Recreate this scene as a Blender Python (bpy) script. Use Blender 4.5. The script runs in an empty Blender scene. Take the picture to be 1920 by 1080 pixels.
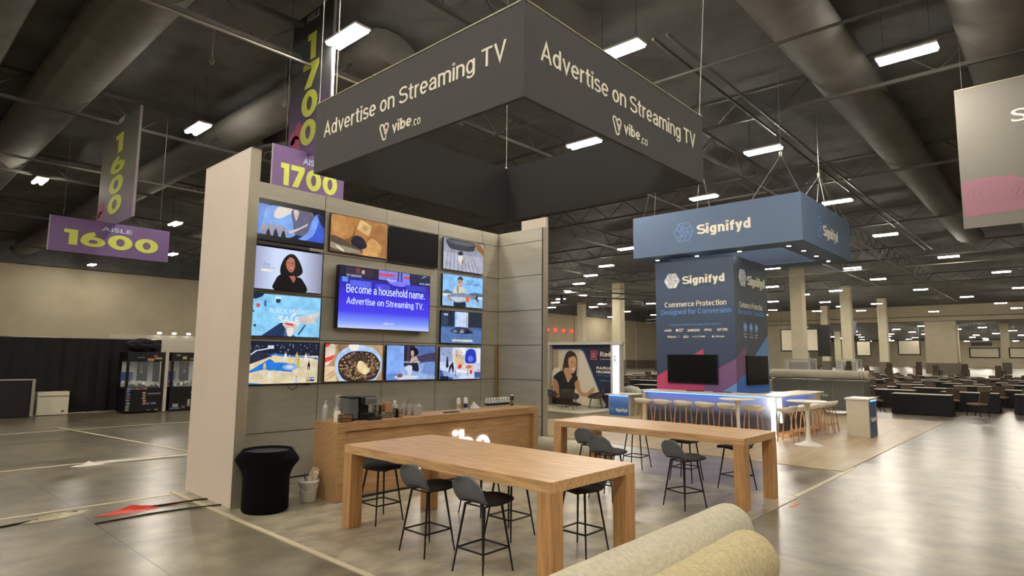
import bpy, bmesh, math, random
from mathutils import Vector, Matrix
random.seed(7)
R = math.radians
SC = bpy.context.scene
COL = SC.collection

# ------------------------------------------------------------ camera, world, exposure
F_PX, PT, YW, RL = 1142.17, R(6.39036), R(47.69581), R(0.55712)
cam_d = bpy.data.cameras.new('camera'); cam = bpy.data.objects.new('camera', cam_d); COL.objects.link(cam)
cam_d.sensor_width = 36.0; cam_d.lens = F_PX / 1920 * 36.0; cam_d.clip_end = 600
fx, fy = math.sin(YW), math.cos(YW)
r0 = Vector((fy, -fx, 0)); fw = Vector((fx*math.cos(PT), fy*math.cos(PT), math.sin(PT)))
u0 = Vector((-fx*math.sin(PT), -fy*math.sin(PT), math.cos(PT)))
rr = r0*math.cos(RL) + u0*math.sin(RL); uu = -r0*math.sin(RL) + u0*math.cos(RL)
cam.matrix_world = Matrix(((rr.x, uu.x, -fw.x, 0), (rr.y, uu.y, -fw.y, 0), (rr.z, uu.z, -fw.z, 2.0), (0, 0, 0, 1)))
SC.camera = cam
w = bpy.data.worlds.new('world'); SC.world = w; w.use_nodes = True
w.node_tree.nodes['Background'].inputs[0].default_value = (0.9, 0.93, 1, 1)
w.node_tree.nodes['Background'].inputs[1].default_value = 0.3
SC.view_settings.view_transform = 'Standard'; SC.view_settings.look = 'None'
SC.view_settings.exposure = 0.0; SC.view_settings.gamma = 1.0
SC.view_settings.use_curve_mapping = False
TUBE = 265.0      # emission of the ceiling tubes

# ------------------------------------------------------------ materials
def lin(c):
    return tuple((v/255/12.92 if v/255 <= .04045 else ((v/255+.055)/1.055)**2.4) for v in c) + (1.0,)
MC = {}
def mat(name, rgb, rough=.6, metal=0.0, emit=None, es=1.0, noise=None, amt=.12, stretch=(1,1,1), bump=0, bscale=60, trans=0, alpha=1, rvar=0):
    if name in MC: return MC[name]
    m = bpy.data.materials.new(name); m.use_nodes = True; nt = m.node_tree
    b = nt.nodes['Principled BSDF']; c = lin(rgb)
    b.inputs['Base Color'].default_value = c; b.inputs['Roughness'].default_value = rough
    b.inputs['Metallic'].default_value = metal
    if trans: b.inputs['Transmission Weight'].default_value = trans
    if alpha < 1: b.inputs['Alpha'].default_value = alpha
    if emit:
        b.inputs['Emission Color'].default_value = lin(emit); b.inputs['Emission Strength'].default_value = es
    if noise or bump:
        tc = nt.nodes.new('ShaderNodeTexCoord'); mp = nt.nodes.new('ShaderNodeMapping')
        mp.inputs['Scale'].default_value = stretch; nt.links.new(tc.outputs['Object'], mp.inputs[0])
    if noise:
        n = nt.nodes.new('ShaderNodeTexNoise'); n.inputs['Scale'].default_value = noise
        n.inputs['Detail'].default_value = 6; n.inputs['Roughness'].default_value = .6
        nt.links.new(mp.outputs[0], n.inputs['Vector'])
        cr = nt.nodes.new('ShaderNodeValToRGB')
        cr.color_ramp.elements[0].position = .38; cr.color_ramp.elements[1].position = .62
        cr.color_ramp.elements[0].color = tuple(v*(1-amt) for v in c[:3]) + (1,)
        cr.color_ramp.elements[1].color = tuple(min(1, v*(1+amt)) for v in c[:3]) + (1,)
        nt.links.new(n.outputs[0], cr.inputs[0]); nt.links.new(cr.outputs[0], b.inputs['Base Color'])
        if rvar:
            mr = nt.nodes.new('ShaderNodeMapRange'); mr.inputs['From Min'].default_value = .3; mr.inputs['From Max'].default_value = .7
            mr.inputs['To Min'].default_value = rough-rvar; mr.inputs['To Max'].default_value = rough+rvar
            nt.links.new(n.outputs[0], mr.inputs[0]); nt.links.new(mr.outputs[0], b.inputs['Roughness'])
    if bump:
        n2 = nt.nodes.new('ShaderNodeTexNoise'); n2.inputs['Scale'].default_value = bscale; n2.inputs['Detail'].default_value = 4
        bp = nt.nodes.new('ShaderNodeBump'); bp.inputs['Strength'].default_value = bump; bp.inputs['Distance'].default_value = .02
        nt.links.new(mp.outputs[0], n2.inputs['Vector']); nt.links.new(n2.outputs[0], bp.inputs['Height'])
        nt.links.new(bp.outputs[0], b.inputs['Normal'])
    MC[name] = m; return m
def glow(rgb, s=1.0):
    n = 'screen_%d_%d_%d_%g' % (*rgb, s)
    if n in MC: return MC[n]
    m = mat(n, (8, 8, 8), .25, emit=rgb, es=s)
    if max(rgb) > 205 and min(rgb) > 205: return m
    nt = m.node_tree; N = nt.nodes.new; tc = N('ShaderNodeTexCoord'); nz = N('ShaderNodeTexNoise'); nz.inputs['Scale'].default_value = 9; nz.inputs['Detail'].default_value = 8
    mr = N('ShaderNodeMapRange'); mr.inputs['From Min'].default_value = .35; mr.inputs['From Max'].default_value = .65; mr.inputs['To Min'].default_value = s*.85; mr.inputs['To Max'].default_value = s*1.14
    nt.links.new(tc.outputs['Object'], nz.inputs['Vector']); nt.links.new(nz.outputs[0], mr.inputs[0]); nt.links.new(mr.outputs[0], nt.nodes['Principled BSDF'].inputs['Emission Strength'])
    return m
def ink(rgb, rough=.55):
    return mat('print_%d_%d_%d' % tuple(rgb), rgb, rough)
def grad(name, stops, axis=2, lo=0, hi=1, emit=0, rough=.5, noise=0):
    """procedural gradient of printed / displayed colour or painted light along an object axis"""
    if name in MC: return MC[name]
    m = bpy.data.materials.new(name); m.use_nodes = True; nt = m.node_tree; b = nt.nodes['Principled BSDF']
    tc = nt.nodes.new('ShaderNodeTexCoord'); sp = nt.nodes.new('ShaderNodeSeparateXYZ'); mr = nt.nodes.new('ShaderNodeMapRange')
    mr.inputs['From Min'].default_value = lo; mr.inputs['From Max'].default_value = hi
    cr = nt.nodes.new('ShaderNodeValToRGB'); e = cr.color_ramp.elements
    while len(e) < len(stops): e.new(.5)
    for k, (p, c) in enumerate(stops): e[k].position = p; e[k].color = lin(c)
    nt.links.new(tc.outputs['Object'], sp.inputs[0]); nt.links.new(sp.outputs[axis], mr.inputs[0]); nt.links.new(mr.outputs[0], cr.inputs[0])
    if emit:
        b.inputs['Base Color'].default_value = (.01, .01, .01, 1); b.inputs['Emission Strength'].default_value = emit
        nt.links.new(cr.outputs[0], b.inputs['Emission Color'])
    else: nt.links.new(cr.outputs[0], b.inputs['Base Color'])
    b.inputs['Roughness'].default_value = rough
    MC[name] = m; return m

def floor_mat():
    m = bpy.data.materials.new('polished_concrete'); m.use_nodes = True; nt = m.node_tree; b = nt.nodes['Principled BSDF']
    L = nt.links.new; N = nt.nodes.new
    tc = N('ShaderNodeTexCoord')
    n1 = N('ShaderNodeTexNoise'); n1.inputs['Scale'].default_value = .35; n1.inputs['Detail'].default_value = 8; n1.inputs['Roughness'].default_value = .62
    n2 = N('ShaderNodeTexNoise'); n2.inputs['Scale'].default_value = 2.2; n2.inputs['Detail'].default_value = 6; n2.inputs['Roughness'].default_value = .55
    L(tc.outputs['Object'], n1.inputs['Vector']); L(tc.outputs['Object'], n2.inputs['Vector'])
    mx = N('ShaderNodeMix'); mx.inputs[0].default_value = .55
    L(n1.outputs[0], mx.inputs[2]); L(n2.outputs[0], mx.inputs[3])
    cr = N('ShaderNodeValToRGB'); e = cr.color_ramp.elements
    e[0].position = .40; e[0].color = lin((96, 88, 72)); e[1].position = .60; e[1].color = lin((138, 130, 109))
    L(mx.outputs[0], cr.inputs[0])
    # saw joints every 9 m and one hairline crack pattern
    sp = N('ShaderNodeSeparateXYZ'); L(tc.outputs['Object'], sp.inputs[0])
    prev = None
    for ax, off in ((0, 2.3), (1, 1.4)):
        ad = N('ShaderNodeMath'); ad.operation = 'ADD'; ad.inputs[1].default_value = off+900
        md = N('ShaderNodeMath'); md.operation = 'MODULO'; md.inputs[1].default_value = 4.5
        lt = N('ShaderNodeMath'); lt.operation = 'LESS_THAN'; lt.inputs[1].default_value = .012
        L(sp.outputs[ax], ad.inputs[0]); L(ad.outputs[0], md.inputs[0]); L(md.outputs[0], lt.inputs[0])
        if prev:
            mxm = N('ShaderNodeMath'); mxm.operation = 'MAXIMUM'; L(prev, mxm.inputs[0]); L(lt.outputs[0], mxm.inputs[1]); prev = mxm.outputs[0]
        else: prev = lt.outputs[0]
    wv = N('ShaderNodeTexVoronoi'); wv.feature = 'DISTANCE_TO_EDGE'; wv.inputs['Scale'].default_value = .16
    nz = N('ShaderNodeTexNoise'); nz.inputs['Scale'].default_value = 1.2; nz.inputs['Detail'].default_value = 5
    va = N('ShaderNodeVectorMath'); va.operation = 'MULTIPLY_ADD'; va.inputs[1].default_value = (1.2, 1.2, 0)
    L(tc.outputs['Object'], nz.inputs['Vector']); L(nz.outputs['Color'], va.inputs[0]); L(tc.outputs['Object'], va.inputs[2]); L(va.outputs[0], wv.inputs['Vector'])
    lt2 = N('ShaderNodeMath'); lt2.operation = 'LESS_THAN'; lt2.inputs[1].default_value = .0009; L(wv.outputs['Distance'], lt2.inputs[0])
    mm = N('ShaderNodeMath'); mm.operation = 'MAXIMUM'; L(prev, mm.inputs[0]); L(lt2.outputs[0], mm.inputs[1])
    mc = N('ShaderNodeMix'); mc.data_type = 'RGBA'; L(mm.outputs[0], mc.inputs[0]); L(cr.outputs[0], mc.inputs[6]); mc.inputs[7].default_value = lin((52, 46, 38))
    L(mc.outputs[2], b.inputs['Base Color'])
    mr = N('ShaderNodeMapRange'); mr.inputs['From Min'].default_value = .35; mr.inputs['From Max'].default_value = .65
    mr.inputs['To Min'].default_value = .277; mr.inputs['To Max'].default_value = .285; L(n1.outputs[0], mr.inputs[0]); L(mr.outputs[0], b.inputs['Roughness'])
    b.inputs['Specular IOR Level'].default_value = .75
    return m

# ------------------------------------------------------------ mesh builder
def wloc(o):
    v = Vector((0, 0, 0))
    while o: v += o.location; o = o.parent
    return v
class MB:
    def __init__(s): s.v = []; s.f = []; s.m = []; s.s = []
    def add(s, vs, fs, mi=0, sm=False, M=None):
        b = len(s.v); s.v += [tuple(M @ Vector(p)) if M else tuple(p) for p in vs]
        s.f += [tuple(b+i for i in f) for f in fs]; s.m += [mi]*len(fs); s.s += [sm]*len(fs); return s
    def box(s, x0, x1, y0, y1, z0, z1, mi=0, M=None, c=0):
        if x0 > x1: x0, x1 = x1, x0
        if y0 > y1: y0, y1 = y1, y0
        if z0 > z1: z0, z1 = z1, z0
        vs = [(x0,y0,z0),(x1,y0,z0),(x1,y1,z0),(x0,y1,z0),(x0,y0,z1),(x1,y0,z1),(x1,y1,z1),(x0,y1,z1)]
        fs = [(0,3,2,1),(4,5,6,7),(0,1,5,4),(1,2,6,5),(2,3,7,6),(3,0,4,7)]
        if c:
            bm = bmesh.new(); bv = [bm.verts.new(p) for p in vs]
            for f in fs: bm.faces.new([bv[i] for i in f])
            bmesh.ops.bevel(bm, geom=bm.edges[:], offset=c, segments=2, affect='EDGES', profile=.5)
            bm.verts.index_update(); vs = [tuple(v.co) for v in bm.verts]; fs = [tuple(v.index for v in f.verts) for f in bm.faces]; bm.free()
        return s.add(vs, fs, mi, False, M)
    def cyl(s, p0, p1, r0, r1=None, n=16, mi=0, caps=True, sm=True, M=None):
        r1 = r0 if r1 is None else r1; p0 = Vector(p0); p1 = Vector(p1); d = (p1-p0).normalized()
        a = d.orthogonal().normalized(); b = d.cross(a); vs = []
        for p, r in ((p0, r0), (p1, r1)):
            for k in range(n):
                t = 2*math.pi*k/n; vs.append(p + a*math.cos(t)*r + b*math.sin(t)*r)
        s.add(vs, [(k, (k+1) % n, n+(k+1) % n, n+k) for k in range(n)], mi, sm, M)
        if caps: s.add(vs, [tuple(range(n-1, -1, -1)), tuple(range(n, 2*n))], mi, False, M)
        return s
    def tube(s, pts, r, n=8, mi=0, M=None, closed=False):
        pts = [Vector(p) for p in pts]; N = len(pts); vs = []; a = None
        rs = r if isinstance(r, (list, tuple)) else [r]*N
        for i, p in enumerate(pts):
            if closed: d = (pts[(i+1) % N]-pts[i-1]).normalized()
            else: d = (pts[min(i+1, N-1)]-pts[max(i-1, 0)]).normalized()
            if a is None: a = d.orthogonal().normalized()
            a = (a - d*a.dot(d)).normalized(); b = d.cross(a)
            for k in range(n):
                t = 2*math.pi*k/n; vs.append(p + a*math.cos(t)*rs[i] + b*math.sin(t)*rs[i])
        fs = []
        for i in range(N if closed else N-1):
            j = (i+1) % N
            fs += [(i*n+k, i*n+(k+1) % n, j*n+(k+1) % n, j*n+k) for k in range(n)]
        s.add(vs, fs, mi, True, M)
        if not closed: s.add(vs, [tuple(range(n-1, -1, -1)), tuple(range((N-1)*n, N*n))], mi, False, M)
        return s
    def lathe(s, prof, x=0, y=0, z=0, n=24, mi=0, sx=1, sy=1, M=None):
        vs = []; 
        for r, h in prof:
            for k in range(n):
                t = 2*math.pi*k/n; vs.append((x+r*math.cos(t)*sx, y+r*math.sin(t)*sy, z+h))
        fs = []
        for i in range(len(prof)-1): fs += [(i*n+k, i*n+(k+1) % n, (i+1)*n+(k+1) % n, (i+1)*n+k) for k in range(n)]
        s.add(vs, fs, mi, True, M)
        if prof[0][0] > 1e-4: s.add(vs, [tuple(range(n-1, -1, -1))], mi, False, M)
        if prof[-1][0] > 1e-4: s.add(vs, [tuple(range((len(prof)-1)*n, len(prof)*n))], mi, False, M)
        return s
    def prism(s, pts, d, mi=0, M=None):
        """pts: 3D polygon, extruded by vector d"""
        n = len(pts); d = Vector(d); vs = [Vector(p) for p in pts] + [Vector(p)+d for p in pts]
        return s.add(vs, [tuple(range(n)), tuple(range(2*n-1, n-1, -1))] + [(k, n+k, n+(k+1) % n, (k+1) % n) for k in range(n)], mi, False, M)
    def build(s, name, mats, parent=None, fix=True):
        me = bpy.data.meshes.new(name)
        off = wloc(parent) if parent else Vector((0, 0, 0))
        me.from_pydata([tuple(Vector(p)-off) for p in s.v], [], s.f)
        for m in (mats if isinstance(mats, (list, tuple)) else [mats]): me.materials.append(m)
        for p, mi, sm in zip(me.polygons, s.m, s.s): p.material_index = mi; p.use_smooth = sm
        if fix:
            bm = bmesh.new(); bm.from_mesh(me); bmesh.ops.recalc_face_normals(bm, faces=bm.faces[:]); bm.to_mesh(me); bm.free()
        me.validate(); o = bpy.data.objects.new(name, me); COL.objects.link(o)
        if parent: o.parent = parent
        return o
def E_(name, loc, label, cat, group=None, rz=0):
    o = bpy.data.objects.new(name, None); COL.objects.link(o); o.location = loc; o.rotation_euler = (0, 0, rz)
    o.empty_display_size = .2
    return T(o, label, cat, group)
def T(o, label, cat, group=None, kind=None):
    o['label'] = label; o['category'] = cat
    if group: o['group'] = group
    if kind: o['kind'] = kind
    return o
def S(o): o['kind'] = 'structure'; return o
def cable(p0, p1, r, parent, m=None, n=5):
    return MB().cyl(p0, p1, r, n=n).build('suspension_cable', m or M_steel, parent)
def dup(root, loc, rz, label, group=None):
    r = root.copy(); COL.objects.link(r); r.location = loc; r.rotation_euler = (0, 0, rz); r['label'] = label
    if group: r['group'] = group
    def rec(a, b):
        for ch in list(a.children):
            c = ch.copy(); COL.objects.link(c); c.parent = b; rec(ch, c)
    rec(root, r); return r

# ------------------------------------------------------------ lettering
TXT = {}
def text_mesh(s, weight=0.0, spacing=1.0):
    key = (s, weight, spacing)
    if key in TXT: return TXT[key]
    cu = bpy.data.curves.new('t', 'FONT'); cu.body = s; cu.offset = weight; cu.space_character = spacing; cu.resolution_u = 4
    o = bpy.data.objects.new('t', cu); COL.objects.link(o)
    dg = bpy.context.evaluated_depsgraph_get(); dg.update()
    me = bpy.data.meshes.new_from_object(o.evaluated_get(dg))
    vs = [tuple(v.co) for v in me.vertices]; fs = [tuple(p.vertices) for p in me.polygons]
    bpy.data.objects.remove(o); bpy.data.curves.remove(cu); bpy.data.meshes.remove(me)
    x0 = min(v[0] for v in vs); x1 = max(v[0] for v in vs); y0 = min(v[1] for v in vs); y1 = max(v[1] for v in vs)
    TXT[key] = (vs, fs, x0, x1, y0, y1); return TXT[key]
def arc(cx, cy, rx, ry, a0, a1, n=12):
    return [(cx+rx*math.cos(R(a0+(a1-a0)*k/n)), cy+ry*math.sin(R(a0+(a1-a0)*k/n))) for k in range(n+1)]
def glyphs(t):
    h = t/2; X = .75; r = .25-h; ry = X/2-h; cy = X/2; xr = .5-h
    O = arc(.25, cy, r+.01, ry, 0, 360, 28)
    def lob(x0, x1, y0, y1): m = (y1-y0)/2; return [(x0, y0)] + arc(x1-m*.8, (y0+y1)/2, m*.8, m, -90, 90, 10) + [(x0, y1)]
    G = {'a': ([arc(.24, X-h-.2, .17, .2, 165, 0) + [(.43, 0)], [(.43, .44)] + arc(.21, .225, .155, .225-h, 95, 270, 10) + arc(.24, .26, .19, .26-h, -85, -5, 6)], .50),
         'b': ([arc(.27, cy, r, ry, 0, 360, 28), [(h, 0), (h, 1.02)]], .52), 'c': ([arc(.26, cy, r+.01, ry, 42, 318, 20)], .50), 'd': ([arc(.24, cy, r, ry, 0, 360, 28), [(xr, 0), (xr, 1.02)]], .52),
         'e': ([[(.02+h, cy+.0), (.5-h, cy)], arc(.25, cy, r+.01, ry, 0, 318, 24)], .51), 'f': ([[(.14, 0), (.14, .78)] + arc(.28, .80, .14, .2-h, 180, 90, 6) + [(.33, 1.0-h)], [(0, X-h), (.32, X-h)]], .31),
         'g': ([arc(.24, cy, r, ry, 0, 360, 28), [(xr, X), (xr, .0)] + arc(.25, -.02, xr-.25, .24-h, 0, -160, 10)], .52), 'h': ([[(h, 0), (h, 1.02)], [(h, .42)] + arc(.25, X-h-.2, .25-h, .2, 180, 0, 10) + [(xr, 0)]], .51),
         'i': ([[(h, 0), (h, X)], arc(h, .86+t*.55, .02+t*.08, .02+t*.08, 0, 360, 12)], t+.01), 'l': ([[(h, 0), (h, 1.02)]], t+.01),
         'm': ([[(h, 0), (h, X)], [(h, .42)] + arc(.225, X-h-.18, .225-h, .18, 180, 0, 10) + [(.45-h, 0)], [(.45-h, .42)] + arc(.63-h, X-h-.18, .18, .18, 180, 0, 10) + [(.81-h, 0)]], .82),
         'n': ([[(h, 0), (h, X)], [(h, .42)] + arc(.25, X-h-.2, .25-h, .2, 180, 0, 10) + [(xr, 0)]], .51), 'o': ([O], .51), 'r': ([[(h, 0), (h, X)], [(h, .40)] + arc(.27, X-h-.26, .27-h, .26, 180, 88, 8)], .30),
         's': ([arc(.22, .56, .17, .19-h, 25, 180, 9) + arc(.22, .56, .17, .18, 190, 245, 4) + arc(.22, .19, .19, .19, 60, 0, 4) + arc(.22, .19, .19, .19-h, -10, -160, 9)], .44),
         't': ([[(.14, .95), (.14, .2)] + arc(.28, .2, .14, .2-h, 180, 280, 7), [(0, X-h), (.32, X-h)]], .33), 'u': ([[(h, X), (h, .24)] + arc(.25, .24, .25-h, .24-h, 180, 360, 10) + [(xr, .3)], [(xr, X), (xr, 0)]], .51),
         'v': ([[(h*.8, X), (.25, h*.8), (.5-h*.8, X)]], .49), 'y': ([[(h*.8, X), (.26, .03)], [(.5-h*.8, X), (.22, -.12)] + arc(.12, -.12, .1, .12-h*.5, -10, -100, 4)], .49), 'w': ([[(h, X), (.2, h), (.36, X-.05), (.52, h), (.72-h, X)]], .72),
         'A': ([[(h*.9, 0), (.33, 1-h*.3), (.66-h*.9, 0)], [(.15, .32), (.51, .32)]], .65), 'B': ([[(h, 0), (h, 1)], lob(h, .56-h, .52, 1-h), lob(h, .60-h, h, .52)], .60), 'C': ([arc(.36, .5, .36-h, .5-h, 45, 315, 24)], .68),
         'D': ([[(h, 0), (h, 1)], [(h, h)] + arc(.28, .5, .38-h, .5-h, -90, 90, 16) + [(h, 1-h)]], .67), 'P': ([[(h, 0), (h, 1)], lob(h, .58-h, .46, 1-h)], .58), 'R': ([[(h, 0), (h, 1)], lob(h, .58-h, .48, 1-h), [(.3, .48), (.56, 0)]], .60),
         'S': ([arc(.29, .75, .25, .25-h, 25, 180, 10) + arc(.29, .75, .25, .24, 190, 245, 4) + arc(.29, .255, .27, .26, 62, 0, 4) + arc(.29, .26, .27, .26-h, -10, -165, 11)], .58), 'T': ([[(0, 1-h), (.6, 1-h)], [(.3, 0), (.3, 1)]], .60),
         'V': ([[(h*.9, 1), (.32, h*.5), (.64-h*.9, 1)]], .64), '.': ([[(h*1.1, 0), (h*1.1, t*1.1)]], t+.02)}
    return G
def stroke_mesh(s, t):
    G = glyphs(t); x = 0; vs = []; fs = []
    for ch in s:
        if ch == ' ': x += .26; continue
        paths, adv = G[ch]
        for pk_, p in enumerate(paths):
            closed = abs(p[0][0]-p[-1][0])+abs(p[0][1]-p[-1][1]) < 1e-6 and len(p) > 3
            P = [Vector(q) for q in (p[:-1] if closed else p)]; N = len(P); b = len(vs)
            for i in range(N):
                a = P[i-1] if (closed or i) else P[i]; c = P[(i+1) % N] if (closed or i < N-1) else P[i]
                d1 = (P[i]-a); d2 = (c-P[i]); d1 = d1.normalized() if d1.length > 1e-9 else d2.normalized(); d2 = d2.normalized() if d2.length > 1e-9 else d1
                tt = (d1+d2).normalized() if (d1+d2).length > 1e-6 else d1; nn = Vector((-tt.y, tt.x)); k = t/2/max(.35, nn.dot(Vector((-d1.y, d1.x))))
                for sg in (1, -1): vs.append((x+P[i].x+nn.x*k*sg, P[i].y+nn.y*k*sg, pk_))
            for i in range(N if closed else N-1):
                j = (i+1) % N; fs.append((b+2*i+1, b+2*j+1, b+2*j, b+2*i))
        x += adv + .085 + .10*max(0, .14-t)
    xs = [v[0] for v in vs]; ys = [v[1] for v in vs]
    return vs, fs, min(xs), max(xs), min(ys), max(ys)
def numeral(s, t=.30, gap=.10):
    """heavy rounded digits 0 1 6 7 9, cap height 1"""
    vs = []; fs = []; x = 0
    def ring(cx, cy, rx, ry, t, a0=0, a1=360, n=36):
        b = len(vs)
        for k in range(n+1):
            a = R(a0+(a1-a0)*k/n)
            for q in (0, t): vs.append((x+cx+(rx-q)*math.cos(a), cy+(ry-q*.8)*math.sin(a), 1 if a1 < 360 else 0))
        for k in range(n): fs.append((b+2*k+1, b+2*k, b+2*k+2, b+2*k+3))
    def poly(pts): b = len(vs); vs.extend((x+p[0], p[1], 0) for p in pts); fs.append(tuple(b+i for i in range(len(pts))))
    for ch in s:
        if ch == '0': ring(.46, .5, .46, .5, t); x += .92+gap
        elif ch == '1': poly([(.20, 0), (.20+t, 0), (.20+t, 1), (.02, 1), (.02, .76), (.20, .76)]); x += .20+t+gap
        elif ch == '7': poly([(.10, 0), (.10+t*1.15, 0), (.80, .80), (.80, 1), (0, 1), (0, .76), (.46, .76)]); x += .80+gap
        elif ch in '69':
            b0 = len(vs); ring(.44, .34, .44, .34, t*.9); ring(.58, .34, .58, .66, t, 180, 100, 14)
            b1 = len(vs)
            if ch == '9':
                for i in range(b0, b1): vs[i] = (2*x+.88-vs[i][0], 1-vs[i][1], vs[i][2])
            x += .88+gap
    xs = [v[0] for v in vs]; ys = [v[1] for v in vs]
    return vs, fs, min(xs), max(xs), min(ys), max(ys)
def surf(plane, c):
    """maps (u, z, out) to world: 'X' = face looking to -X (u is world Y), 'Y' = face looking to -Y (u is world X)"""
    if plane == 'X': return lambda u, z, d: (c-d, u, z)
    return lambda u, z, d: (u, c-d, z)
def letter(s, name, plane, c, ua, ub, za, zb, m, parent, weight=0.0, depth=.004, label=None, mb=None, mi=0, out=.001, spacing=1.0, st=0, num=False):
    vs, fs, x0, x1, y0, y1 = numeral(s) if num else (stroke_mesh(s, st) if st else text_mesh(s, weight, spacing)); f = surf(plane, c); n = len(vs)
    q = [(ua+(v[0]-x0)/(x1-x0)*(ub-ua), za+(v[1]-y0)/(y1-y0)*(zb-za), v[2]*.0006) for v in vs]
    B = mb or MB()
    B.add([f(a, b, out+depth+e) for a, b, e in q] + [f(a, b, out-e*.5) for a, b, e in q], fs + [tuple(n+i for i in g[::-1]) for g in fs], mi)
    ed = {}
    for g in fs:
        for i in range(len(g)):
            a, b = g[i], g[(i+1) % len(g)]
            if (b, a) in ed: ed.pop((b, a))
            else: ed[(a, b)] = 1
    base = len(B.v)-2*n
    for a, b in ed: B.f.append((base+a, base+n+a, base+n+b, base+b)); B.m.append(mi); B.s.append(False)
    if mb: return B
    o = B.build(name, m, parent, fix=False)
    if label: o['label'] = label
    return o
def smoothpoly(pts, n=5):
    out = []; N = len(pts)
    for i in range(N):
        p0, p1, p2, p3 = pts[i-1], pts[i], pts[(i+1) % N], pts[(i+2) % N]
        for k in range(n):
            t = k/n
            out.append(tuple(.5*((2*p1[j])+(-p0[j]+p2[j])*t+(2*p0[j]-5*p1[j]+4*p2[j]-p3[j])*t*t+(-p0[j]+3*p1[j]-3*p2[j]+p3[j])*t**3) for j in (0, 1)))
    return out
def ell(cx, cy, rx, ry, n=20): return [(cx+rx*math.cos(2*math.pi*k/n), cy+ry*math.sin(2*math.pi*k/n)) for k in range(n)]
def rect(x0, y0, x1, y1): return [(x0, y0), (x1, y0), (x1, y1), (x0, y1)]
def picture(name, plane, c, ua, ub, za, zb, layers, parent, conv=glow, step=.0012, label=None):
    """a flat image: each layer is (colour or material, polygon in 0..1), later layers lie over earlier ones"""
    f = surf(plane, c); B = MB(); mats = []
    for k, (col, poly) in enumerate(layers):
        m = col if not isinstance(col, tuple) else conv(col)
        if m not in mats: mats.append(m)
        mi = mats.index(m)
        pl = [(min(1, max(0, a)), min(1, max(0, b))) for a, b in poly]
        q = []
        for p in pl:
            if not q or abs(p[0]-q[-1][0])+abs(p[1]-q[-1][1]) > 1e-5: q.append(p)
        if len(q) > 2 and abs(q[0][0]-q[-1][0])+abs(q[0][1]-q[-1][1]) < 1e-5: q.pop()
        if len(q) < 3: continue
        B.add([f(ua+a*(ub-ua), za+b*(zb-za), step*(k+1)) for a, b in q], [tuple(range(len(q)))], mi)
    o = B.build(name, mats, parent, fix=False)
    if label: o['label'] = label
    return o

# ------------------------------------------------------------ shared materials
M_floor = floor_mat()
M_wall = mat('hall_wall_paint', (198, 186, 160), .8, noise=.5, amt=.06)
M_wains = mat('hall_wainscot', (118, 110, 97), .7)
M_deck = mat('dark_roof_deck', (104, 105, 104), .9, noise=.6, amt=.2)
M_duct = mat('dark_duct_paint', (104, 102, 98), .7, noise=1.5, amt=.12)
M_truss = mat('dark_truss_steel', (78, 75, 72), .6)
M_conduit = mat('conduit_metal', (140, 135, 128), .45, .6)
M_white = mat('white_laminate', (222, 208, 194), .45, noise=2, amt=.02)
M_edge = mat('satin_silver_edge', (176, 168, 150), .35, .35)
M_panel = mat('brushed_metal_laminate', (190, 185, 170), .38, .25, noise=1.2, amt=.08, stretch=(.6, .6, 5), rvar=.06)
M_gap = mat('black_joint', (20, 18, 16), .8)
M_wood = mat('oak_veneer', (198, 158, 112), .42, noise=2.2, amt=.2, stretch=(14, 1.1, 14))
M_woodx = mat('oak_veneer_counter', (184, 144, 100), .45, noise=2.2, amt=.18, stretch=(1.1, 14, 14))
M_woodz = mat('oak_veneer_upright', (188, 142, 94), .45, noise=2.2, amt=.2, stretch=(14, 14, .9))
M_blk = mat('black_plastic', (14, 14, 16), .4)
M_bezel = mat('black_gloss_bezel', (10, 10, 11), .2)
M_offscr = mat('dark_glass_screen', (12, 12, 14), .32); M_offscr.node_tree.nodes['Principled BSDF'].inputs['Specular IOR Level'].default_value = .2
M_fab = mat('charcoal_stool_fabric', (100, 104, 110), .85, bump=.25, bscale=400)
M_fabk = mat('black_seat_fabric', (40, 39, 41), .85, bump=.2, bscale=400)
M_blkm = mat('black_metal', (22, 18, 18), .45, .3)
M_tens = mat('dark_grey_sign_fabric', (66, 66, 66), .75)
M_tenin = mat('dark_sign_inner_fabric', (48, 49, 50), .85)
M_ltr = mat('warm_white_lettering', (238, 232, 216), .6)
M_steel = mat('galvanised_cable', (170, 168, 162), .4, .8)
M_tube = mat('fluorescent_tube', (255, 255, 255), .5, emit=(255, 246, 228), es=TUBE)
M_hous = mat('white_fixture_housing', (200, 198, 190), .5)
M_cream = mat('cream_carpet', (206, 199, 176), .95, noise=25, amt=.1, bump=.5, bscale=120)
M_cream2 = mat('yellowish_carpet', (204, 190, 150), .95, noise=25, amt=.12, bump=.5, bscale=120)
M_navy = mat('navy_graphic', (62, 78, 104), .6)
M_navys = mat('hanging_sign_fabric', (92, 112, 142), .7)
M_chrome = mat('chrome', (210, 210, 210), .15, 1)
M_wht = mat('white_plastic', (232, 228, 218), .4)
M_tab = mat('cream_seat_shell', (236, 230, 214), .45)
M_bent = mat('light_bentwood', (196, 148, 104), .45, noise=6, amt=.1, stretch=(1, 1, .3))
M_brown = mat('brown_chair_upholstery', (86, 70, 58), .8)
M_tblk = mat('black_table_linen', (26, 26, 28), .85)
M_ttop = mat('pale_table_top', (176, 166, 146), .5)

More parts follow.
